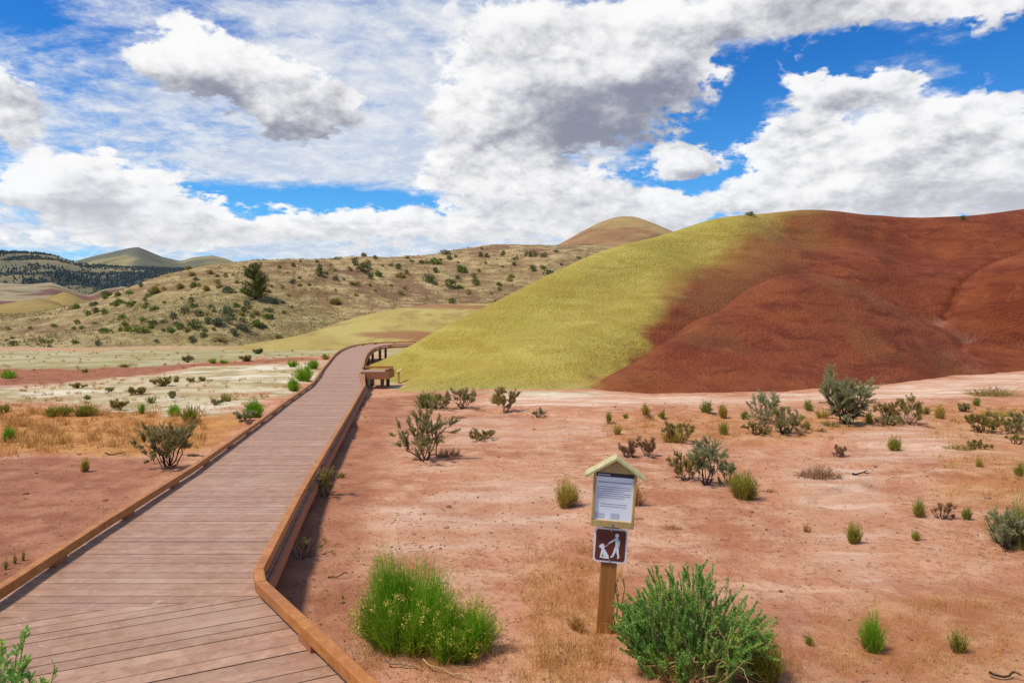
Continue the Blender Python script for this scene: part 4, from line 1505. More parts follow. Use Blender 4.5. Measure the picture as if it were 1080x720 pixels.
def tuft_mesh(seed, wd, ht, px_size, n=500, flowers=0.0, spread=.55, dry=.12, squash=1.0):
    """bunch of thin upright stems fanning to a domed top"""
    r = np.random.default_rng(seed)
    lf, fl, dr = Soup(), Soup(), Soup()
    Rr = wd / 2

    K = int(r.integers(3, 6)) if n < 600 else int(8 + n / 350)
    la = r.uniform(0, 2 * np.pi, K); lq = np.sqrt(r.random(K)) * (.5 if n < 600 else .8)
    lc = np.stack([np.cos(la) * lq * Rr, np.sin(la) * lq * Rr * squash], -1)
    lh = ht * (1 - .50 * lq ** 2) * r.uniform(.66, 1.08, K)
    lr = Rr * (r.uniform(.38, .65, K) if n < 600 else r.uniform(.24, .42, K))

    def make(m, hmul, soup, wmul):
        a = r.uniform(0, 2 * np.pi, m); q = np.sqrt(r.random(m))
        lob = 1 + .22 * np.sin(a * 3 + seed) + .12 * np.sin(a * 5 + 2 * seed)
        k = r.integers(0, K, m)
        off = np.stack([np.cos(a) * q * lr[k], np.sin(a) * q * lr[k] * squash], -1)
        tip = lc[k] + off * lob[:, None]
        B = np.concatenate([(lc[k] * (.62 if K > 1 else 0) + off * (1 - spread)), np.full((m, 1), -.015)], 1)
        hh_ = lh[k] * (1 - .55 * q ** 2.2) * r.uniform(.62, 1.03, m) * hmul
        T = np.concatenate([tip, hh_[:, None]], 1) + r.normal(0, .03 * ht, (m, 3))
        T[:, 2] = np.maximum(T[:, 2], .03 * ht)
        bend = np.stack([np.cos(a) * q, np.sin(a) * q, 0 * a], -1) * (-.08 * Rr) + r.normal(0, .02 * ht, (m, 3))
        soup.add(*blades(B, T, bend, max(.0035, px_size * .55) * wmul * r.uniform(.7, 1.3, m), r))
        return B, T, bend
    B, T, bend = make(n, 1.0, lf, 1.0)
    # side leaves so the tops read as twiggy
    k = n * (5 if n > 1000 else 3)
    i = r.integers(0, n, k); t = r.uniform(.25, .98, k)[:, None]
    P_ = B[i] + (T[i] - B[i]) * t + bend[i] * (t * (1 - t) * 4)
    D_ = (T[i] - B[i]) / (np.linalg.norm(T[i] - B[i], axis=1)[:, None] + 1e-9) + r.normal(0, .33, (k, 3))
    ls = max(.028, px_size * 3.2)
    lf.add(*leaves(P_, D_, min(ls, ht * .22), max(.0035, px_size * .6), r))
    if dry: make(max(8, int(n * dry)), .62, dr, 1.0)
    if flowers < .1: flowers = 0
    flowers *= .28
    if flowers:
        m = int(n * flowers)
        i = r.integers(0, n, m)
        cl = np.repeat(T[i], 16, 0) + r.normal(0, .011, (m * 16, 3))
        fl.add(*leaves(cl, r.normal(size=cl.shape), .013, .010, r))
    return lf.mesh('foliage'), (fl.mesh('flowers') if flowers else None), (dr.mesh('dry_stems') if dry else None)


def mat_mesh(seed, wd, ht, px_size, n=420):
    """low sprawling mat of twigs"""
    r = np.random.default_rng(seed)
    s = Soup()
    a = r.uniform(0, 2 * np.pi, n); q = np.sqrt(r.random(n))
    B = np.stack([np.cos(a) * q * wd * .46, np.sin(a) * q * wd * .30, np.full(n, -.01)], -1)
    hh_ = ht * (1 - .7 * q ** 2) * r.uniform(.35, 1.0, n)
    T = B + np.stack([r.normal(0, .10 * wd, n), r.normal(0, .10 * wd, n), hh_], -1)
    s.add(*blades(B, T, r.normal(0, .05 * wd, (n, 3)) * np.array([1, 1, .3]), max(.004, px_size * .7), r))
    return s.mesh('foliage')


def spike_mesh(seed, wd, ht, stems=80, leaf=.024, per=85, lean=0.0, extra=()):
    """leafy upright spikes (bottle-brush shoots) on a rounded bush"""
    r = np.random.default_rng(seed)
    st_, lf = Soup(), Soup()
    Rr = wd / 2
    for s in range(stems + len(extra)):
        a = r.uniform(0, 2 * np.pi); q = math.sqrt(r.random())
        hh_ = ht * (1 - .62 * q ** 2) * r.uniform(.70, 1.0)
        if r.random() < .12: hh_ *= 1.12
        end = np.array([math.cos(a) * q * Rr * .92 + lean * hh_, math.sin(a) * q * Rr * .92, hh_])
        if s >= stems: end = np.array(extra[s - stems])
        b = np.array([math.cos(a) * q * Rr * .28, math.sin(a) * q * Rr * .28, -.02])
        t = np.linspace(0, 1, 8)[:, None]
        path = b + (end - b) * np.concatenate([t ** .7, t ** .7, t ** 1.25], 1)
        path[1:-1] += r.normal(0, .018 * ht, (6, 3))
        st_.add(*tube(path, .0065, .002, 4))

        def clothe(pa, t0, m, ls):
            tt = np.sort(r.uniform(t0, 1.0, m)); kk = tt * (len(pa) - 1); i = np.minimum(kk.astype(int), len(pa) - 2)
            p0 = pa[i] + (pa[i + 1] - pa[i]) * (kk - i)[:, None]
            dd = pa[i + 1] - pa[i]; dd /= np.linalg.norm(dd, axis=1)[:, None] + 1e-9
            rad = r.normal(size=(m, 3)); rad -= (rad * dd).sum(1)[:, None] * dd; rad /= np.linalg.norm(rad, axis=1)[:, None] + 1e-9
            lf.add(*leaves(p0, dd * .9 + rad * .75, ls * (1.15 - .4 * tt), ls * .30, r))
        clothe(path, .33, per, leaf)
        for _ in range(r.integers(2, 5)):
            i = r.integers(3, 7)
            dr = np.array([math.cos(a) * q, math.sin(a) * q, 1.0]) + r.normal(0, .38, 3); dr /= np.linalg.norm(dr)
            l2 = ht * r.uniform(.12, .26)
            p2 = path[i] + dr * l2; p2[2] = min(p2[2], ht * 1.05)
            pa = np.array([path[i], (path[i] + p2) / 2 + r.normal(0, .008, 3), p2])
            st_.add(*tube(pa, .003, .0015, 3))
            clothe(pa, .15, per // 2, leaf * .9)
    return st_.mesh('stems'), lf.mesh('foliage')


def curl_twigs(seed, wd, ht, n, th):
    r = np.random.default_rng(seed); s = Soup()
    for i in range(n):
        p = np.array([r.uniform(-.2, .2) * wd, r.uniform(-.2, .2) * wd, r.uniform(.1, .6) * ht])
        d = r.normal(0, 1, 3); d[2] = r.uniform(.1, .8); d /= np.linalg.norm(d)
        pts = [p.copy()]
        for k in range(7):
            d = d + r.normal(0, .22, 3) + np.array([0, 0, -.16]); d /= np.linalg.norm(d)
            p = p + d * wd * .10; p[2] = max(p[2], .01); pts.append(p.copy())
        s.add(*tube(pts, th, th * .4, 4))
    return s.mesh('dead_twigs', True)


_seed = [100]


def place(px, row):
    p = gp(px, row)
    return p, p[1] / F


def plant(kind, px, row, wpx, hpx, label, lm='sage', sm='bark', name=None, cat='shrub', group=None, **kw):
    """plant whose foot stands at the ground seen at (px,row), wpx x hpx photo pixels big"""
    _seed[0] += 1
    p, u = place(px, row)
    wd, ht = wpx * u, hpx * u
    ps_ = u
    if lm == 'green' and row < 590 and px > 350: lm = 'midgreen'
    nm = name or {'sage': 'sagebrush', 'tuft': 'grass_tuft', 'rabbit': 'rabbitbrush', 'mat': 'low_shrub', 'spike': 'greasewood', 'twig': 'dead_bush'}[kind]
    if kind == 'mat':
        o_ = new_obj(nm, mat_mesh(_seed[0], wd, ht, ps_, **kw), None, [M[lm]], tuple(p))
        return tag(o_, label, cat, group)
    root = empty(nm, tuple(p), 0)
    tag(root, label, cat, group)
    if kind in ('sage', 'twig'):
        s_, f_ = sage_mesh(_seed[0], wd, ht, ps_, **kw)
        new_obj('stems', s_, root, [M[sm]]); new_obj('foliage', f_, root, [M[lm]])
    elif kind in ('tuft', 'rabbit'):
        f_, fl_, d_ = tuft_mesh(_seed[0], wd, ht, ps_, **kw)
        new_obj('foliage', f_, root, [M[lm]])
        if fl_: new_obj('flowers', fl_, root, [M['flower']])
        if d_: new_obj('dry_stems', d_, root, [M['dry']])
    elif kind == 'spike':
        s_, f_ = spike_mesh(_seed[0], wd, ht, **kw)
        new_obj('stems', s_, root, [M[sm]]); new_obj('foliage', f_, root, [M[lm]])
    return root


# --- foreground
b1 = plant('rabbit', 434, 672, 128, 112, 'large bright green bush with yellow flower tips beside the boardwalk bend', 'green', n=5200, flowers=.101, spread=.4, dry=.14)
b1b = plant('rabbit', 480, 688, 92, 80, 'smaller green yellow-tipped bush leaning right of the large one by the boardwalk bend', 'green', n=2800, flowers=.101, spread=.4, dry=.25)
big = plant('spike', 728, 706, 168, 118, 'big leafy green bush with upright shoots right of the notice post', 'grease', 'straw_stem', stems=165, per=210, leaf=.023)
tw_p, tw_u = place(735, 716)
new_obj('dead_twigs', curl_twigs(4, .55, .30, 16, .0035), big, [M['straw_stem']], (0.02, -.28, .02))
plant('rabbit', 806, 716, 62, 66, 'yellowish green fine-stemmed bush at the right foot of the big leafy green bush', 'ygreen', n=900, flowers=.03, dry=.3)
plant('spike', 655, 664, 34, 60, 'thin pale green sprig growing against the notice post', 'grease', 'straw_stem', stems=9, per=34, leaf=.02)
plant('tuft', 690, 712, 80, 24, 'dry straw litter tuft under the big leafy green bush', 'strawgrass', n=260, dry=.5, name='dry_grass_tuft', cat='dry grass')
plant('tuft', 612, 664, 40, 22, 'low dry grass tuft just left of the notice post foot', 'strawgrass', n=150, dry=.6, name='dry_grass_tuft', cat='dry grass')
# bottom left corner plant, close to the camera beyond the left kerb
cb_ = np.array([-1.66, 2.0, float(g_fun(-1.66, 2.0))])
root = empty('greasewood', tuple(cb_)); tag(root, 'green leafy shoots poking into the bottom left corner', 'shrub')
tips_ = [C3(px, row, d) - cb_ for px, row, d in ((27, 666, 2.0), (18, 684, 2.05), (8, 690, 1.98), (20, 700, 1.95), (58, 701, 2.02), (2, 676, 2.08), (-10, 668, 2.0), (48, 716, 1.98), (33, 712, 2.1), (10, 706, 2.1), (-25, 680, 2.05))]
s_, f_ = spike_mesh(77, .60, 1.15, stems=46, leaf=.034, per=300, lean=0, extra=tips_)
new_obj('stems', s_, root, [M['straw_stem']]); new_obj('foliage', f_, root, [M['grease']])

# --- along the right of the boardwalk
plant('sage', 318, 588, 46, 30, 'sparse twiggy bush with a few green tips beside the right kerb near the bend', 'olive', 'bark', stems=9, bare=.82, leaf=.6, lean=.5, name='dead_bush')
plant('sage', 343, 523, 24, 34, 'small olive bush against the right kerb, farther than the sparse twiggy one', 'olive', 'bark', stems=6, bare=.4)
plant('sage', 447, 485, 68, 54, 'grey-green sagebrush with dark forked trunk, alone between the boardwalk and notice post', 'sage', 'bark', stems=13, bare=.18)
plant('mat', 473, 481, 30, 15, 'dark dead twigs at the right foot of the lone grey-green sagebrush', 'dry', name='dead_bush', n=200)
plant('rabbit', 447, 430, 44, 26, 'bright green low bush nearest the boardwalk landing', 'green', n=330, dry=.5)
plant('sage', 462, 431, 46, 18, 'dark purple-grey twiggy bush right of the bright green one by the landing', 'sage', 'bark', stems=10, bare=.5)
plant('sage', 489, 430, 32, 23, 'grey and green bush, rightmost of the clump near the landing', 'sage', 'bark', stems=9, bare=.3)
plant('sage', 533, 435, 28, 27, 'small yellow-green bush on a bare trunk below the pale path', 'olive', 'bark', stems=6, bare=.2)
plant('rabbit', 520, 425, 26, 15, 'faint pale green tuft left of the bare-trunked bush under the pale path', 'ygreen', n=120)
plant('sage', 568, 440, 16, 13, 'little grey dead bush on the pink clay below the pale path', 'sage', 'bark_grey', stems=7, bare=.8, name='dead_bush')
plant('sage', 508, 464, 32, 15, 'low dark bush with olive tips between the lone sagebrush and the notice post', 'olive', 'bark', stems=8, bare=.4)
plant('mat', 486, 441, 14, 5, 'tiny dead twig patch above the lone sagebrush', 'dry', n=80, name='dead_bush')

# --- around the notice post
plant('tuft', 598, 534, 44, 36, 'yellow-tipped straw bush left behind the notice post', 'yellow', n=420, dry=.5, flowers=.05, name='rabbitbrush', cat='shrub')
plant('tuft', 668, 532, 30, 44, 'dry straw bush peeking out right behind the notice box', 'strawgrass', n=300, dry=.6, name='dry_bush')
plant('sage', 662, 482, 24, 19, 'left dry pinkish twig bush of the pair above the notice roof', 'dry', 'bark_grey', stems=8, bare=.35, name='dry_bush')
plant('sage', 683, 481, 26, 20, 'right dry pinkish twig bush of the pair above the notice roof', 'dry', 'bark_grey', stems=9, bare=.35, name='dry_bush')
plant('mat', 708, 557, 22, 8, 'small flat dry patch of twigs right of the brown sign', 'dry', n=120, name='dead_bush')
plant('tuft', 652, 458, 13, 13, 'small golden tuft above the notice box with rusty base', 'yellow', n=90, dry=.5)
plant('tuft', 641, 446, 11, 15, 'pale green tuft left of the golden one above the notice box', 'ygreen', n=80)
plant('mat', 645, 447, 14, 5, 'dark twig patch under the pale green tuft', 'dry', n=60, name='dead_bush')
plant('tuft', 682, 438, 12, 18, 'tall yellow tuft with dark base at the near edge of the pale path', 'yellow', n=110, dry=.4)
plant('mat', 684, 440, 14, 6, 'dark twigs under the tall yellow tuft', 'dry', n=70, name='dead_bush')
plant('tuft', 699, 442, 12, 12, 'olive tuft right of the tall yellow tuft', 'ygreen', n=70, dry=.4)
plant('tuft', 660, 441, 7, 7, 'tiny yellow-green sprout between the pale green and tall yellow tufts', 'ygreen', n=40)
plant('mat', 685, 450, 24, 5, 'flat straw patch below the tall yellow tuft', 'strawgrass', n=110, name='dry_grass_tuft', cat='dry grass')

# --- middle right band
plant('sage', 716, 466, 34, 22, 'round yellow-green bush, nearest of the middle band', 'olive', 'bark', stems=11, bare=.15)
plant('tuft', 712, 466, 42, 18, 'yellow straw skirt around the round yellow-green bush', 'yellow', n=200, dry=.5, name='dry_grass_tuft', cat='dry grass')
plant('rabbit', 744, 435, 18, 17, 'dark green bush on the near edge of the pale path', 'green', 'bark', n=150, dry=.5)
plant('tuft', 763, 458, 14, 18, 'two-stemmed yellow-green tuft in front of the straw-topped bush', 'ygreen', n=110)
plant('tuft', 764, 441, 17, 19, 'dark grey bush with straw-coloured top in the middle band', 'yellow', n=150, dry=1.2)
plant('rabbit', 786, 442, 14, 13, 'small green bush just left of the grey bare-branched sagebrush', 'green', n=100, dry=.4)
plant('sage', 806, 447, 34, 38, 'tall grey bare-branched sagebrush in the middle band', 'sage_blue', 'bark_grey', stems=14, bare=.45, leaf=.7)
plant('sage', 826, 457, 46, 27, 'wide olive-grey sagebrush at the foot of the bare-branched one', 'sage', 'bark', stems=14, bare=.2)
plant('sage', 797, 458, 26, 15, 'low straw-olive bush left of the wide olive-grey sagebrush', 'olive', 'bark', stems=8, bare=.2)
plant('sage', 746, 511, 40, 48, 'trunked sagebrush with pale rounded crown behind the low yellow-green bush', 'sage_blue', 'bark', stems=8, bare=.12, open_=.3, leaf=1.2)
plant('sage', 723, 506, 32, 30, 'dry olive sagebrush left of the trunked one', 'olive', 'bark', stems=9, bare=.2)
plant('sage', 768, 508, 28, 28, 'small pale sagebrush sprig right of the trunked one', 'sage_blue', 'bark', stems=5, bare=.3)
plant('rabbit', 783, 524, 60, 34, 'low yellow-green bush at the foot of the trunked sagebrush', 'ygreen', n=720, flowers=.05, dry=.5)
plant('mat', 813, 519, 20, 7, 'dead twigs right of the low yellow-green bush', 'dry', n=90, name='dead_bush')
plant('sage', 891, 447, 46, 54, 'largest silvery sagebrush, tree-like with dark trunk, in front of the red hill', 'sage_blue', 'bark', stems=15, bare=.06, leaf=1.35, clump=1.2, open_=.4)
plant('tuft', 876, 449, 30, 8, 'low grey-green growth at the foot of the largest silvery sagebrush', 'sage', n=110, name='low_shrub')
plant('rabbit', 853, 433, 16, 13, 'small green bush left of the largest silvery sagebrush', 'green', n=120, dry=.3)
plant('tuft', 851, 452, 9, 11, 'little yellow-green tuft below the small green bush', 'ygreen', n=60)
plant('rabbit', 917, 446, 14, 14, 'bright yellow-green sprout right of the largest silvery sagebrush', 'ygreen', n=110)
plant('sage', 936, 441, 20, 17, 'small olive bush right of the yellow-green sprout', 'olive', 'bark', stems=8, bare=.3)
plant('sage', 958, 447, 36, 28, 'brown twiggy bush between the small olive bush and yellow tuft', 'olive', 'bark_grey', stems=13, bare=.5)
plant('rabbit', 969, 436, 13, 15, 'bright green tip rising from the brown twiggy bush', 'green', n=90)
plant('sage', 938, 448, 34, 12, 'low grey bush in front of the small olive bush', 'sage', 'bark', stems=9, bare=.3)
plant('tuft', 990, 441, 17, 18, 'rounded golden yellow tuft right of the brown twiggy bush', 'yellow', n=170, dry=.6)
plant('tuft', 868, 441, 22, 12, 'straw tuft just left of the silvery sagebrush trunk', 'yellow', n=90, dry=.5)
plant('mat', 867, 455, 12, 7, 'dark twig clod below the silvery sagebrush', 'dry', n=60, name='dead_bush')
plant('tuft', 945, 475, 20, 20, 'yellow-green tuft alone on bare clay right of centre', 'ygreen', n=190, dry=.35)
plant('sage', 884, 481, 16, 11, 'tiny brown dry bush on bare clay left of the yellow-green tuft', 'dry', 'bark_grey', stems=7, bare=.4, name='dry_bush')
plant('mat', 864, 503, 48, 18, 'wide flat brown mat of dead brush on bare clay', 'dry', n=420, name='dead_bush')
plant('mat', 1048, 417, 56, 14, 'flat olive-brown mat on the pink clay at the right edge below the red hill', 'olive', n=320)
plant('rabbit', 1030, 428, 12, 11, 'small green tuft left of the right-edge mats', 'green', n=80)
plant('sage', 1017, 434, 9, 9, 'tiny dark grey-green bush left of the small green tuft', 'sage', 'bark', stems=6, bare=.2)
plant('sage', 1037, 456, 44, 21, 'dark-bottomed olive bush on the low bank at the right', 'olive', 'bark', stems=12, bare=.2)
plant('sage', 1071, 456, 34, 24, 'straw-grey bush at the right edge beside the dark-bottomed olive bush', 'sage', 'bark_grey', stems=11, bare=.35)
plant('mat', 1060, 438, 46, 9, 'long grey-yellow mat of brush on the right bank', 'yellow', n=260)
plant('sage', 1032, 473, 22, 10, 'small dark bush at the end of a green mat at the right', 'olive', 'bark', stems=7, bare=.3)
plant('mat', 1011, 473, 40, 9, 'greenish flat mat left of the small dark bush at the right', 'olive', n=240)
plant('sage', 1072, 468, 22, 11, 'low dark bush below the straw-grey one at the right edge', 'olive', 'bark', stems=7, bare=.45)
plant('tuft', 1033, 492, 10, 11, 'small dry yellow tuft above the orange patch at the right', 'yellow', n=80, dry=.5)
plant('tuft', 901, 572, 24, 27, 'olive yellow tuft with dark foot in the middle of the right-hand clay', 'ygreen', n=230, dry=.6)
plant('tuft', 973, 545, 24, 24, 'leaning olive tuft beside a dead twig bush at the right', 'ygreen', n=170, dry=.8)
plant('sage', 994, 547, 26, 19, 'dead dark twig bush right of the leaning olive tuft', 'dry', 'bark', stems=10, bare=.75, name='dead_bush')
plant('tuft', 1020, 548, 15, 15, 'small bright green tuft right of the dead twig bush', 'green', n=130, dry=.2)
plant('rabbit', 1076, 578, 66, 76, 'tall green and grey bush cut off by the right edge', 'green', n=900, flowers=.05, dry=.7)
plant('sage', 1062, 578, 40, 40, 'grey sagebrush in front of the tall green bush at the right edge', 'sage_blue', 'bark', stems=11, bare=.2)
plant('tuft', 1074, 502, 14, 20, 'small dark green tuft at the right edge above the tall green bush', 'ygreen', n=110, dry=.5)
plant('tuft', 964, 569, 16, 13, 'tiny green and rusty tuft below the leaning olive tuft', 'ygreen', n=90, dry=.7)
plant('tuft', 922, 685, 52, 48, 'bright yellow-green tuft, largest at the lower right', 'green', n=420, flowers=.02, dry=.3)
plant('tuft', 1012, 686, 32, 30, 'thin olive tuft right of the bright yellow-green one at the lower right', 'ygreen', n=150, dry=.9)
plant('tuft', 854, 680, 12, 14, 'tiny green tuft between the big leafy bush and lower right tuft', 'ygreen', n=90, dry=.3)
plant('tuft', 849, 560, 14, 12, 'faint dry tuft left of the olive yellow tuft', 'strawgrass', n=60, dry=.5, name='dry_grass_tuft', cat='dry grass')

# --- left of the boardwalk
plant('sage', 178, 491, 62, 48, 'large dark-stemmed sagebrush left of the boardwalk', 'sage', 'bark', stems=15, bare=.10, leaf=1.25)
plant('rabbit', 270, 440, 40, 24, 'bright green bush hugging the left kerb halfway along the boardwalk', 'green', n=420, dry=.2)
plant('sage', 258, 444, 26, 12, 'low blue-grey bush below the bright green one at the left kerb', 'sage_blue', 'bark', stems=9, bare=.1)
plant('rabbit', 322, 402, 30, 22, 'green bush by the left kerb near the curve', 'green', n=280, dry=.15)
plant('rabbit', 311, 412, 24, 18, 'green bush by the left kerb, just nearer than the one at the curve', 'green', n=220, dry=.15)
plant('rabbit', 330, 389, 22, 12, 'far green bush by the left kerb where the boardwalk narrows', 'green', n=140, dry=.15)
plant('rabbit', 308, 387, 12, 10, 'small dark green bush on the white crust beside the curve', 'green', n=90)
plant('rabbit', 343, 379, 12, 8, 'farthest small green bush at the left kerb before the bend', 'ygreen', n=80)
plant('rabbit', 62, 438, 38, 15, 'left yellow-green bush of the row above the orange grass', 'ygreen', n=330, dry=.4)
plant('rabbit', 88, 438, 32, 14, 'right yellow-green bush of the row above the orange grass', 'ygreen', n=280, dry=.5)
plant('sage', 125, 432, 14, 13, 'dark olive bush at the end of the yellow-green row', 'olive', 'bark', stems=8, bare=.15)
plant('rabbit', 8, 466, 19, 19, 'dark green rounded bush at the left edge below the orange grass', 'green', n=260, dry=.5)
plant('tuft', 90, 497, 15, 17, 'lone straw-green tuft on the red clay left of the sagebrush', 'yellow', n=160, dry=.4)
plant('rabbit', 184, 438, 24, 16, 'bright green bush above the large sagebrush', 'green', n=170, dry=.2)
plant('rabbit', 200, 446, 26, 22, 'yellow-green bush rising behind the right of the large sagebrush', 'ygreen', n=260, dry=.3)
plant('rabbit', 150, 436, 9, 12, 'small green sprig left of the bright green bush', 'green', n=70)
plant('rabbit', 4, 435, 16, 13, 'yellow-green bush on the left edge above the orange grass', 'ygreen', n=130, dry=.4)
plant('sage', 146, 416, 19, 9, 'round olive bush on the white crust', 'olive', 'bark', stems=9, bare=.1)
plant('sage', 172, 407, 22, 9, 'wide olive-green bush on the white crust beyond the round one', 'olive', 'bark', stems=9, bare=.1)
plant('rabbit', 185, 403, 10, 8, 'yellow-green tuft at the right end of the wide olive-green bush', 'ygreen', n=70)
plant('sage', 83, 409, 18, 5, 'flat dark bush at the left end of the white crust', 'olive', 'bark', stems=7, bare=.3)
plant('sage', 201, 403, 9, 5, 'little dark grey bush right of the wide olive-green bush', 'sage', 'bark', stems=6, bare=.2)
plant('sage', 213, 402, 6, 4, 'tiny dark bush farthest right on the white crust', 'sage', 'bark', stems=5, bare=.2)
plant('rabbit', 240, 423, 16, 11, 'pale green tuft on the white crust near the left kerb', 'ygreen', n=90)
plant('sage', 228, 427, 14, 8, 'dark sprawling bush left of the pale green tuft', 'sage', 'bark', stems=7, bare=.4)
plant('rabbit', 160, 424, 14, 9, 'faint green tuft below the round olive bush', 'ygreen', n=70)
plant('sage', 181, 420, 10, 7, 'small grey-green bush on the lower white crust', 'sage', 'bark', stems=6, bare=.2)
plant('sage', 92, 421, 9, 4, 'tiny grey bush on the lower left of the white crust', 'sage', 'bark', stems=5, bare=.3)
plant('sage', 116, 413, 10, 5, 'tiny grey bush left of the round olive bush', 'sage', 'bark', stems=5, bare=.3)
plant('rabbit', 12, 399, 30, 14, 'dark green clump on the red strip at the left edge', 'green', n=180, dry=.6)
plant('rabbit', 89, 393, 9, 7, 'small green bush on the red strip', 'ygreen', n=60)
plant('rabbit', 130, 387, 18, 5, 'low olive bush at the far edge of the red strip', 'ygreen', n=80, dry=.5)
plant('rabbit', 225, 383, 16, 6, 'left bright green bush at the far edge of the red strip', 'green', n=90)
plant('rabbit', 237, 383, 14, 5, 'right bright green bush at the far edge of the red strip', 'green', n=80)
plant('sage', 198, 382, 10, 8, 'small upright grey bush on the far red strip', 'sage', 'bark', stems=6, bare=.2)
plant('sage', 260, 381, 14, 6, 'brownish bush right of the bright green pair', 'olive', 'bark', stems=7, bare=.2)
plant('sage', 273, 373, 12, 5, 'dark green bush on the far white strip', 'hshrub', 'bark', stems=6, bare=.1)
for px, row, h_, lb in ((6, 600, 16, 'leftmost'), (16, 594, 14, 'middle'), (25, 591, 13, 'rightmost')):
    plant('tuft', px, row, 6, h_, lb + ' of three thin green sprigs beside the left kerb', 'ygreen', n=22, dry=.2, name='green_sprig', cat='sprig')
plant('tuft', 362, 631, 6, 8, 'tiny green sprout on the shaded clay right of the bend', 'green', n=16, dry=0, name='green_sprig', cat='sprig')

# fallen sticks
def stick(px, row, lpx, ang, label, thick=.009, mat_='bark'):
    p, u = place(px, row)
    r = np.random.default_rng(int(px))
    n = 6; t = np.linspace(-.5, .5, n)
    L_ = lpx * u
    pts = np.stack([t * L_ * math.cos(ang), t * L_ * math.sin(ang), .012 + .02 * np.abs(r.normal(size=n))], -1)
    pts[1:-1, :2] += r.normal(0, .04 * L_, (n - 2, 2))
    s = Soup(); s.add(*tube(pts, thick, thick * .5, 6))
    s.add(*tube([pts[3], pts[3] + np.array([.15 * L_, .12 * L_, .05 * L_]), pts[3] + np.array([.3 * L_, .15 * L_, .03 * L_])], thick * .6, thick * .3, 5))
    o_ = new_obj('fallen_stick', s.mesh('fallen_stick', True), None, [M[mat_]], tuple(p))
    tag(o_, label, 'stick')


stick(908, 501, 20, .2, 'dark forked stick lying right of the flat brown mat', .016)
stick(357, 610, 22, .1, 'thin brown stick on the clay right of the boardwalk bend', .006)
stick(470, 712, 70, -.7, 'long pale curved stick below the large bright green bush', .006, 'straw_stem')
stick(425, 706, 44, -.35, 'pale bleached stick crossing beside the near kerb', .006, 'bark_grey')
stick(1060, 716, 30, -.3, 'dark stick at the lower right edge', .010)
stick(122, 480, 22, .05, 'dark branch on the clay left of the large sagebrush', .012)

# ------------------------------------------------------------------ juniper tree and hillside shrubs
def juniper(px, row, wpx, hpx):
    p = march(px, row, grassf, 40, 300); u = p[1] / F
    wd, ht = wpx * u, hpx * u
    r = np.random.default_rng(8)
    root = empty('juniper_tree', tuple(p)); tag(root, 'lone dark juniper tree on the grassy hillside', 'tree')
    tr, lf = Soup(), Soup()
    tr.add(*tube([[0, 0, -.3], [.05 * wd, 0, ht * .25], [-.02 * wd, 0, ht * .6], [.02 * wd, 0, ht * .92]], .06 * wd, .01 * wd, 7))
    for i in range(70):
        h0 = r.uniform(.02, .86); a = r.uniform(0, 2 * np.pi)
        rad = wd * .5 * (1.0 - .75 * max(0, h0 - .45) / .55) * r.uniform(.65, 1.08) * (.9 + .15 * min(1, h0 / .3))
        p0 = np.array([0, 0, ht * h0]); p1 = np.array([math.cos(a) * rad, math.sin(a) * rad, min(ht * 1.0, ht * (h0 + .10 + r.uniform(-.05, .12)))])
        pm = (p0 + p1) / 2 + np.array([0, 0, -.03 * ht])
        tr.add(*tube([p0, pm, p1], .014 * wd, .004 * wd, 4))
        m = 150
        t = r.uniform(.35, 1.05, m)[:, None]
        P_ = p0 + (p1 - p0) * t + r.normal(0, .045 * wd, (m, 3)) * np.array([1, 1, .7])
        lf.add(*leaves(P_, (p1 - p0) / wd + r.normal(0, .5, (m, 3)) + np.array([0, 0, .5]), .055 * wd, .024 * wd, r))
    new_obj('trunk', tr.mesh('trunk', True), root, [M['bark']]); new_obj('crown', lf.mesh('crown'), root, [M['juniper']])


juniper(269, 315, 27, 37)


def shrub_proto(seed, flat):
    r = np.random.default_rng(seed); s = Soup()
    nl = r.integers(4, 8)
    for i in range(nl):
        a = r.uniform(0, 2 * np.pi); q = r.uniform(0, .34)
        c = np.array([math.cos(a) * q, math.sin(a) * q, r.uniform(.12, .38)])
        m = 60
        d = r.normal(size=(m, 3)); d /= np.linalg.norm(d, axis=1)[:, None]
        P_ = c + d * r.uniform(.10, .24, (m, 1)) * np.array([1, 1, 1.1])
        P_[:, 2] = np.maximum(P_[:, 2], .0)
        s.add(*leaves(P_, d + np.array([0, 0, .6]), .17, .085, r))
    return s.mesh('hillside_shrub')


protos = {}
for k_, mt in (('dark', 'hshrub'), ('green', 'hshrub_green'), ('blue', 'hshrub_blue'), ('olive', 'olive')):
    protos[k_] = []
    for v in range(3):
        m_ = shrub_proto(300 + v + 10 * len(protos), 1); m_.materials.append(M[mt]); protos[k_].append(m_)


def comb_field(x, y):
    return np.maximum(np.maximum(grassf(x, y), spurf(x, y)), g_fun(x, y))


hr = random.Random(21)


def hshrub(px, row, wpx, hpx, kind, label, group=None, field=comb_field):
    p = march(px, row, field, 30, 320)
    if p[1] > 250: return
    u = p[1] / F
    o_ = bpy.data.objects.new('hillside_shrub', hr.choice(protos[kind])); COL.objects.link(o_)
    o_.location = (p[0], p[1], p[2] - .05 * hpx * u)
    o_.scale = (wpx * u, wpx * u * .8, hpx * u * 1.25)
    o_.rotation_euler = (0, 0, hr.uniform(0, 6.28))
    tag(o_, label, 'shrub', group)


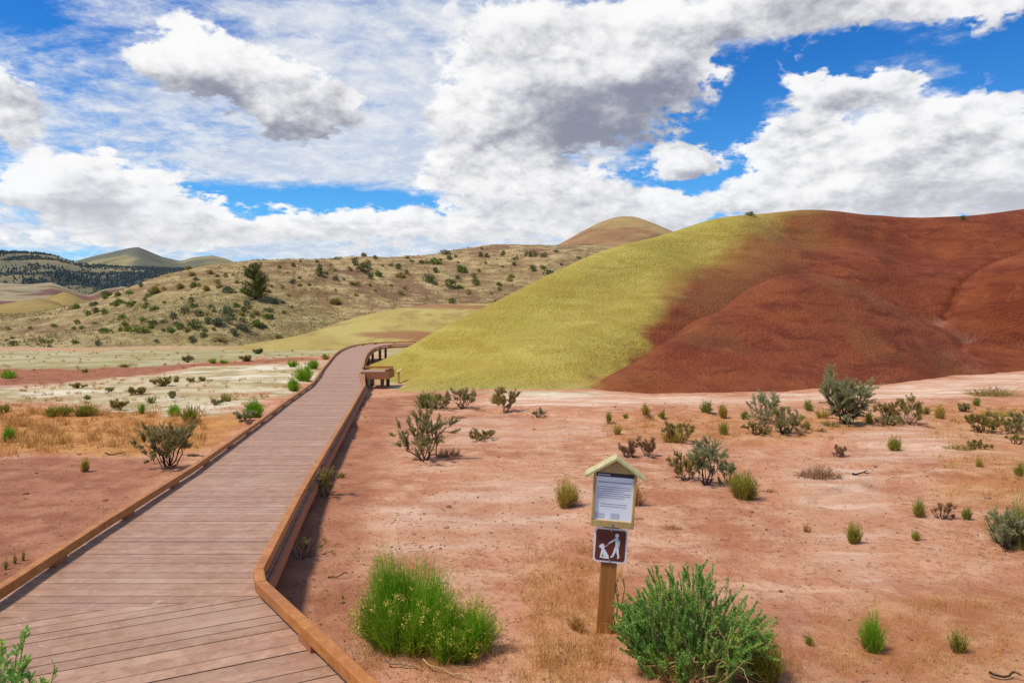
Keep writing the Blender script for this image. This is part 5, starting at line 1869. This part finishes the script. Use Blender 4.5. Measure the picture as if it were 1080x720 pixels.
named = [
    (386, 288, 20, 15, 'dark', 'big dark rounded shrub near the hill crest above the boardwalk'),
    (400, 291, 11, 7, 'green', 'green shrub touching the big dark rounded one'),
    (337, 291, 14, 13, 'dark', 'tall dark shrub left of the big dark rounded one'),
    (353, 296, 14, 8, 'blue', 'grey-green shrub between the tall dark and big dark rounded shrubs'),
    (353, 320, 18, 8, 'olive', 'olive oval shrub alone on the bare middle slope'),
    (429, 289, 6, 8, 'dark', 'small dark upright shrub right of the big dark rounded one'),
    (424, 292, 15, 6, 'olive', 'low olive shrub under the small dark upright one'),
    (452, 297, 14, 11, 'dark', 'left dark shrub of the pair on the right slope'),
    (474, 302, 18, 11, 'dark', 'right dark shrub of the pair on the right slope'),
    (468, 268, 14, 6, 'dark', 'dark shrub just under the crest at the right'),
    (560, 270, 16, 8, 'dark', 'left dark shrub of the row below the dome hill'),
    (574, 271, 12, 7, 'dark', 'right dark shrub of the row below the dome hill'),
    (575, 289, 18, 7, 'blue', 'grey-green shrub beside the yellow hill edge'),
    (487, 287, 16, 9, 'green', 'green shrub in the middle of the right slope'),
    (459, 278, 18, 8, 'green', 'green shrub above the dark pair on the right slope'),
    (478, 320, 12, 8, 'dark', 'dark shrub on the clay spur skyline'),
    (245, 309, 18, 9, 'blue', 'grey shrub left of the juniper foot'),
    (195, 330, 16, 11, 'dark', 'dark green shrub heading the left thicket'),
    (210, 333, 16, 9, 'dark', 'dark green shrub second in the left thicket'),
    (208, 347, 20, 14, 'dark', 'largest dark shrub of the lower thicket'),
    (230, 343, 18, 11, 'blue', 'grey-green shrub in the lower thicket below the juniper'),
    (236, 332, 16, 14, 'blue', 'grey bare-looking shrub under the juniper'),
    (257, 347, 20, 9, 'blue', 'low grey-green shrub at the right of the lower thicket'),
    (270, 344, 14, 9, 'green', 'green shrub at the right end of the lower thicket'),
    (283, 329, 11, 6, 'dark', 'small dark shrub right of the lower thicket, upper one'),
    (282, 336, 13, 7, 'green', 'small green shrub right of the lower thicket, lower one'),
    (153, 318, 6, 8, 'dark', 'small dark upright shrub on the left skyline slope'),
    (147, 350, 20, 8, 'green', 'broad green shrub at the foot of the left slope'),
    (110, 351, 14, 7, 'green', 'green shrub left of the broad green one at the slope foot'),
    (80, 362, 10, 5, 'green', 'green shrub on the tan flat at the far left'),
    (203, 360, 12, 7, 'dark', 'dark shrub on the pale tan strip below the lower thicket'),
    (234, 359, 22, 5, 'olive', 'long low olive shrub on the pale tan strip'),
    (15, 364, 16, 6, 'dark', 'dark shrub on the tan flat at the left edge'),
    (306, 298, 8, 5, 'blue', 'small grey shrub right of the juniper'),
    (163, 327, 12, 6, 'green', 'green shrub at the middle of the left slope'),
    (103, 364, 9, 6, 'dark', 'small dark shrub on the tan strip edge'),
]
for px, row, wp_, hp_, kd, lb in named:
    hshrub(px, row, wp_, hp_, kd, lb, 'shrubs on the grassy hillside')
# many small look-alikes
cent = [(205, 338, 46, 12, 34, 'dark'), (125, 322, 45, 14, 36, 'green'), (245, 335, 40, 14, 24, 'blue'), (470, 282, 60, 12, 30, 'dark'), (60, 352, 70, 9, 26, 'green'),
        (300, 300, 60, 20, 22, 'olive'), (400, 298, 60, 14, 18, 'olive'), (540, 285, 40, 16, 22, 'dark'), (180, 300, 50, 10, 18, 'olive'), (350, 280, 80, 6, 18, 'dark')]
cnt = 0
SM = {'dark': 'small dark green shrub scattered on the grassy hillside', 'green': 'small green shrub scattered on the grassy hillside',
      'blue': 'small grey-green shrub scattered on the grassy hillside', 'olive': 'small olive shrub scattered on the grassy hillside'}
for cx_, cy_, sx, sy, n, kd in cent:
    for i in range(n):
        px, row = hr.gauss(cx_, sx), hr.gauss(cy_, sy)
        if not (2 < px < 620 and 262 < row < 366): continue
        tst = march(px, row, comb_field, 30, 320)
        if tst[1] > 175 or float(spurf(tst[0], tst[1])) >= float(grassf(tst[0], tst[1])) - .05: continue
        k2 = kd if hr.random() < .65 else hr.choice(['dark', 'green', 'blue', 'olive'])
        s_ = hr.uniform(4, 10) * (1.35 if cx_ in (205, 245, 125) else 1)
        hshrub(px, row, s_, s_ * hr.uniform(.5, .75), k2, SM[k2], k2 + ' little shrubs scattered on the grassy hillside')
# two specks on the painted hill's skyline
for px, row, wp_, hp_, lb in ((791, 227.5, 15, 5, 'flat dark shrub on the skyline of the yellow hill'), (1015, 231.5, 8, 5, 'tiny dark shrub on the skyline of the red hill')):
    hshrub(px, row, wp_, hp_, 'dark', lb, None, hillf)

# ------------------------------------------------------------------ loose stuff: pebbles and dry grass
def pebbles():
    r = np.random.default_rng(2)
    n = 15000
    y = 2.4 * np.exp(r.uniform(0, 2.1, n)); x = r.uniform(-.85, .85, n) * (y + .6)
    # keep off the boardwalk
    onA = (poly_sd(x, y, regAll) > -.08)
    x, y = x[~onA], y[~onA]
    n = len(x)
    clus = fbm(x * .5, y * .5, 3, 300) + r.normal(0, .12, n)
    s = np.where(r.random(n) < .012, r.uniform(.010, .024, n), r.uniform(.002, .008, n)) * (1 + .7 * (clus > .05)) * (0.8 + y / 30)
    z = g_fun(x, y)
    t = (1 + 5 ** .5) / 2
    ico = np.array([(-1, t, 0), (1, t, 0), (-1, -t, 0), (1, -t, 0), (0, -1, t), (0, 1, t), (0, -1, -t), (0, 1, -t), (t, 0, -1), (t, 0, 1), (-t, 0, -1), (-t, 0, 1)]) / 1.9
    fc = np.array([(0, 11, 5), (0, 5, 1), (0, 1, 7), (0, 7, 10), (0, 10, 11), (1, 5, 9), (5, 11, 4), (11, 10, 2), (10, 7, 6), (7, 1, 8), (3, 9, 4), (3, 4, 2), (3, 2, 6), (3, 6, 8), (3, 8, 9), (4, 9, 5), (2, 4, 11), (6, 2, 10), (8, 6, 7), (9, 8, 1)])
    jit = 1 + r.normal(0, .16, (n, 12, 1))
    sq = np.stack([r.uniform(.7, 1.4, n), r.uniform(.7, 1.3, n), r.uniform(.4, .8, n)], -1)[:, None]
    V = ico[None] * jit * sq * s[:, None, None] + np.stack([x, y, z + s * .15], -1)[:, None]
    me_ = mesh_np('pebbles', V.reshape(-1, 3), (np.arange(n)[:, None, None] * 12 + fc[None]).reshape(-1, 3))
    tag(new_obj('pebbles', me_, None, [M['stone']]), 'small dark and pink stones strewn over the clay', 'pebbles', kind='stuff')


pebbles()


def dry_grass():
    r = np.random.default_rng(6); s = Soup()
    zones = [(0, 335, 388, 432, 2600, .13, 1.0), (0, 330, 366, 388, 1200, .16, 1.0), (555, 650, 580, 720, 2200, .13, 1.0), (0, 215, 436, 470, 3800, .20, 1.1), (-80, 60, 440, 480, 700, .18, 1.1), (985, 1090, 428, 470, 900, .13, 1.0),
             (990, 1090, 480, 540, 700, .10, 1.0), (860, 1080, 640, 719, 1800, .08, .8), (370, 500, 655, 716, 1100, .10, .8), (640, 900, 440, 466, 1500, .10, 1.0),
             (1000, 1090, 545, 640, 700, .07, .8), (430, 860, 690, 740, 2200, .11, .9), (295, 390, 600, 690, 350, .06, .7)]
    for x0, x1, y0, y1, n, h_, wm in zones:
        px = r.uniform(x0, x1, n); row = r.uniform(y0, y1, n)
        # clumped: several blades share one foot
        foot = r.integers(0, max(8, n // 14), n)
        fx = r.uniform(x0, x1, n // 14 + 9)[foot]; fy = r.uniform(y0, y1, n // 14 + 9)[foot]
        d = (H + .2) * F / (fy - HOR)
        x = (fx - CX) / F * d + r.normal(0, .05, n); y = d + r.normal(0, .05, n)
        ok = poly_sd(x, y, regAll) < -.12
        x, y, d = x[ok], y[ok], d[ok]; m = len(x)
        B = np.stack([x, y, g_fun(x, y) - .01], -1)
        hh_ = h_ * r.uniform(.35, 1.1, m)
        T = B + np.stack([r.normal(0, .4, m) * hh_, r.normal(0, .4, m) * hh_, hh_], -1)
        s.add(*blades(B, T, r.normal(0, .1, (m, 3)) * hh_[:, None], np.maximum(.003, d / F * .55) * wm, r))
    tag(new_obj('dry_grass', s.mesh('dry_grass'), None, [M['strawgrass']]), 'thin dry orange grass over the clay', 'grass', kind='stuff')


dry_grass()


def ground_litter():
    """short broken twigs and straw lying flat, thicker round the bushes"""
    r = np.random.default_rng(12); s = Soup()
    n = 9000
    y = 2.6 * np.exp(r.uniform(0, 2.2, n)); x = r.uniform(-.85, .85, n) * (y + .6)
    keep = (poly_sd(x, y, regAll) < -.06) & (fbm(x * .45, y * .45, 4, 310) + r.normal(0, .10, n) > .05)
    x, y = x[keep], y[keep]; m = len(x)
    B = np.stack([x, y, g_fun(x, y) + .006], -1)
    a = r.uniform(0, 2 * np.pi, m); L_ = r.uniform(.015, .075, m) * (1 + y / 22)
    T = B + np.stack([np.cos(a) * L_, np.sin(a) * L_, r.uniform(-.002, .016, m)], -1)
    s.add(*blades(B, T, r.normal(0, .004, (m, 3)), .004 + y * .0004, r, 2))
    tag(new_obj('ground_litter', s.mesh('ground_litter'), None, [M['dry']]), 'broken twigs and straw scattered over the clay', 'litter', kind='stuff')


ground_litter()


def hillside_grass():
    """low tan and olive clumps that roughen the far slope"""
    r = np.random.default_rng(14); s = Soup()
    n = 10000
    y = r.uniform(70, 172, n); x = r.uniform(-.80, .16, n) * y
    z = grassf(x, y)
    keep = (z > spurf(x, y) + .1) & (z > g_fun(x, y) + .05) & (fbm(x * .08, y * .08, 4, 320) + r.normal(0, .12, n) > -.06)
    x, y, z = x[keep], y[keep], z[keep]; m = len(x)
    k = 7
    P_ = np.repeat(np.stack([x, y, z - .03], -1), k, 0) + r.normal(0, .22, (m * k, 3)) * np.array([1, 1, .05])
    D_ = r.normal(0, .55, (m * k, 3)) + np.array([0, 0, 1.0])
    s.add(*leaves(P_, D_, np.repeat(r.uniform(.12, .36, m), k), .16, r))
    m_ = leaf_mat('slope_grass', (0.30, 0.225, 0.09), (0.58, 0.45, 0.205), (0.28, 0.26, 0.085), .2)
    tag(new_obj('slope_grass', s.mesh('slope_grass'), None, [m_]), 'dry bunch grass covering the far hillside', 'grass', kind='stuff')


hillside_grass()
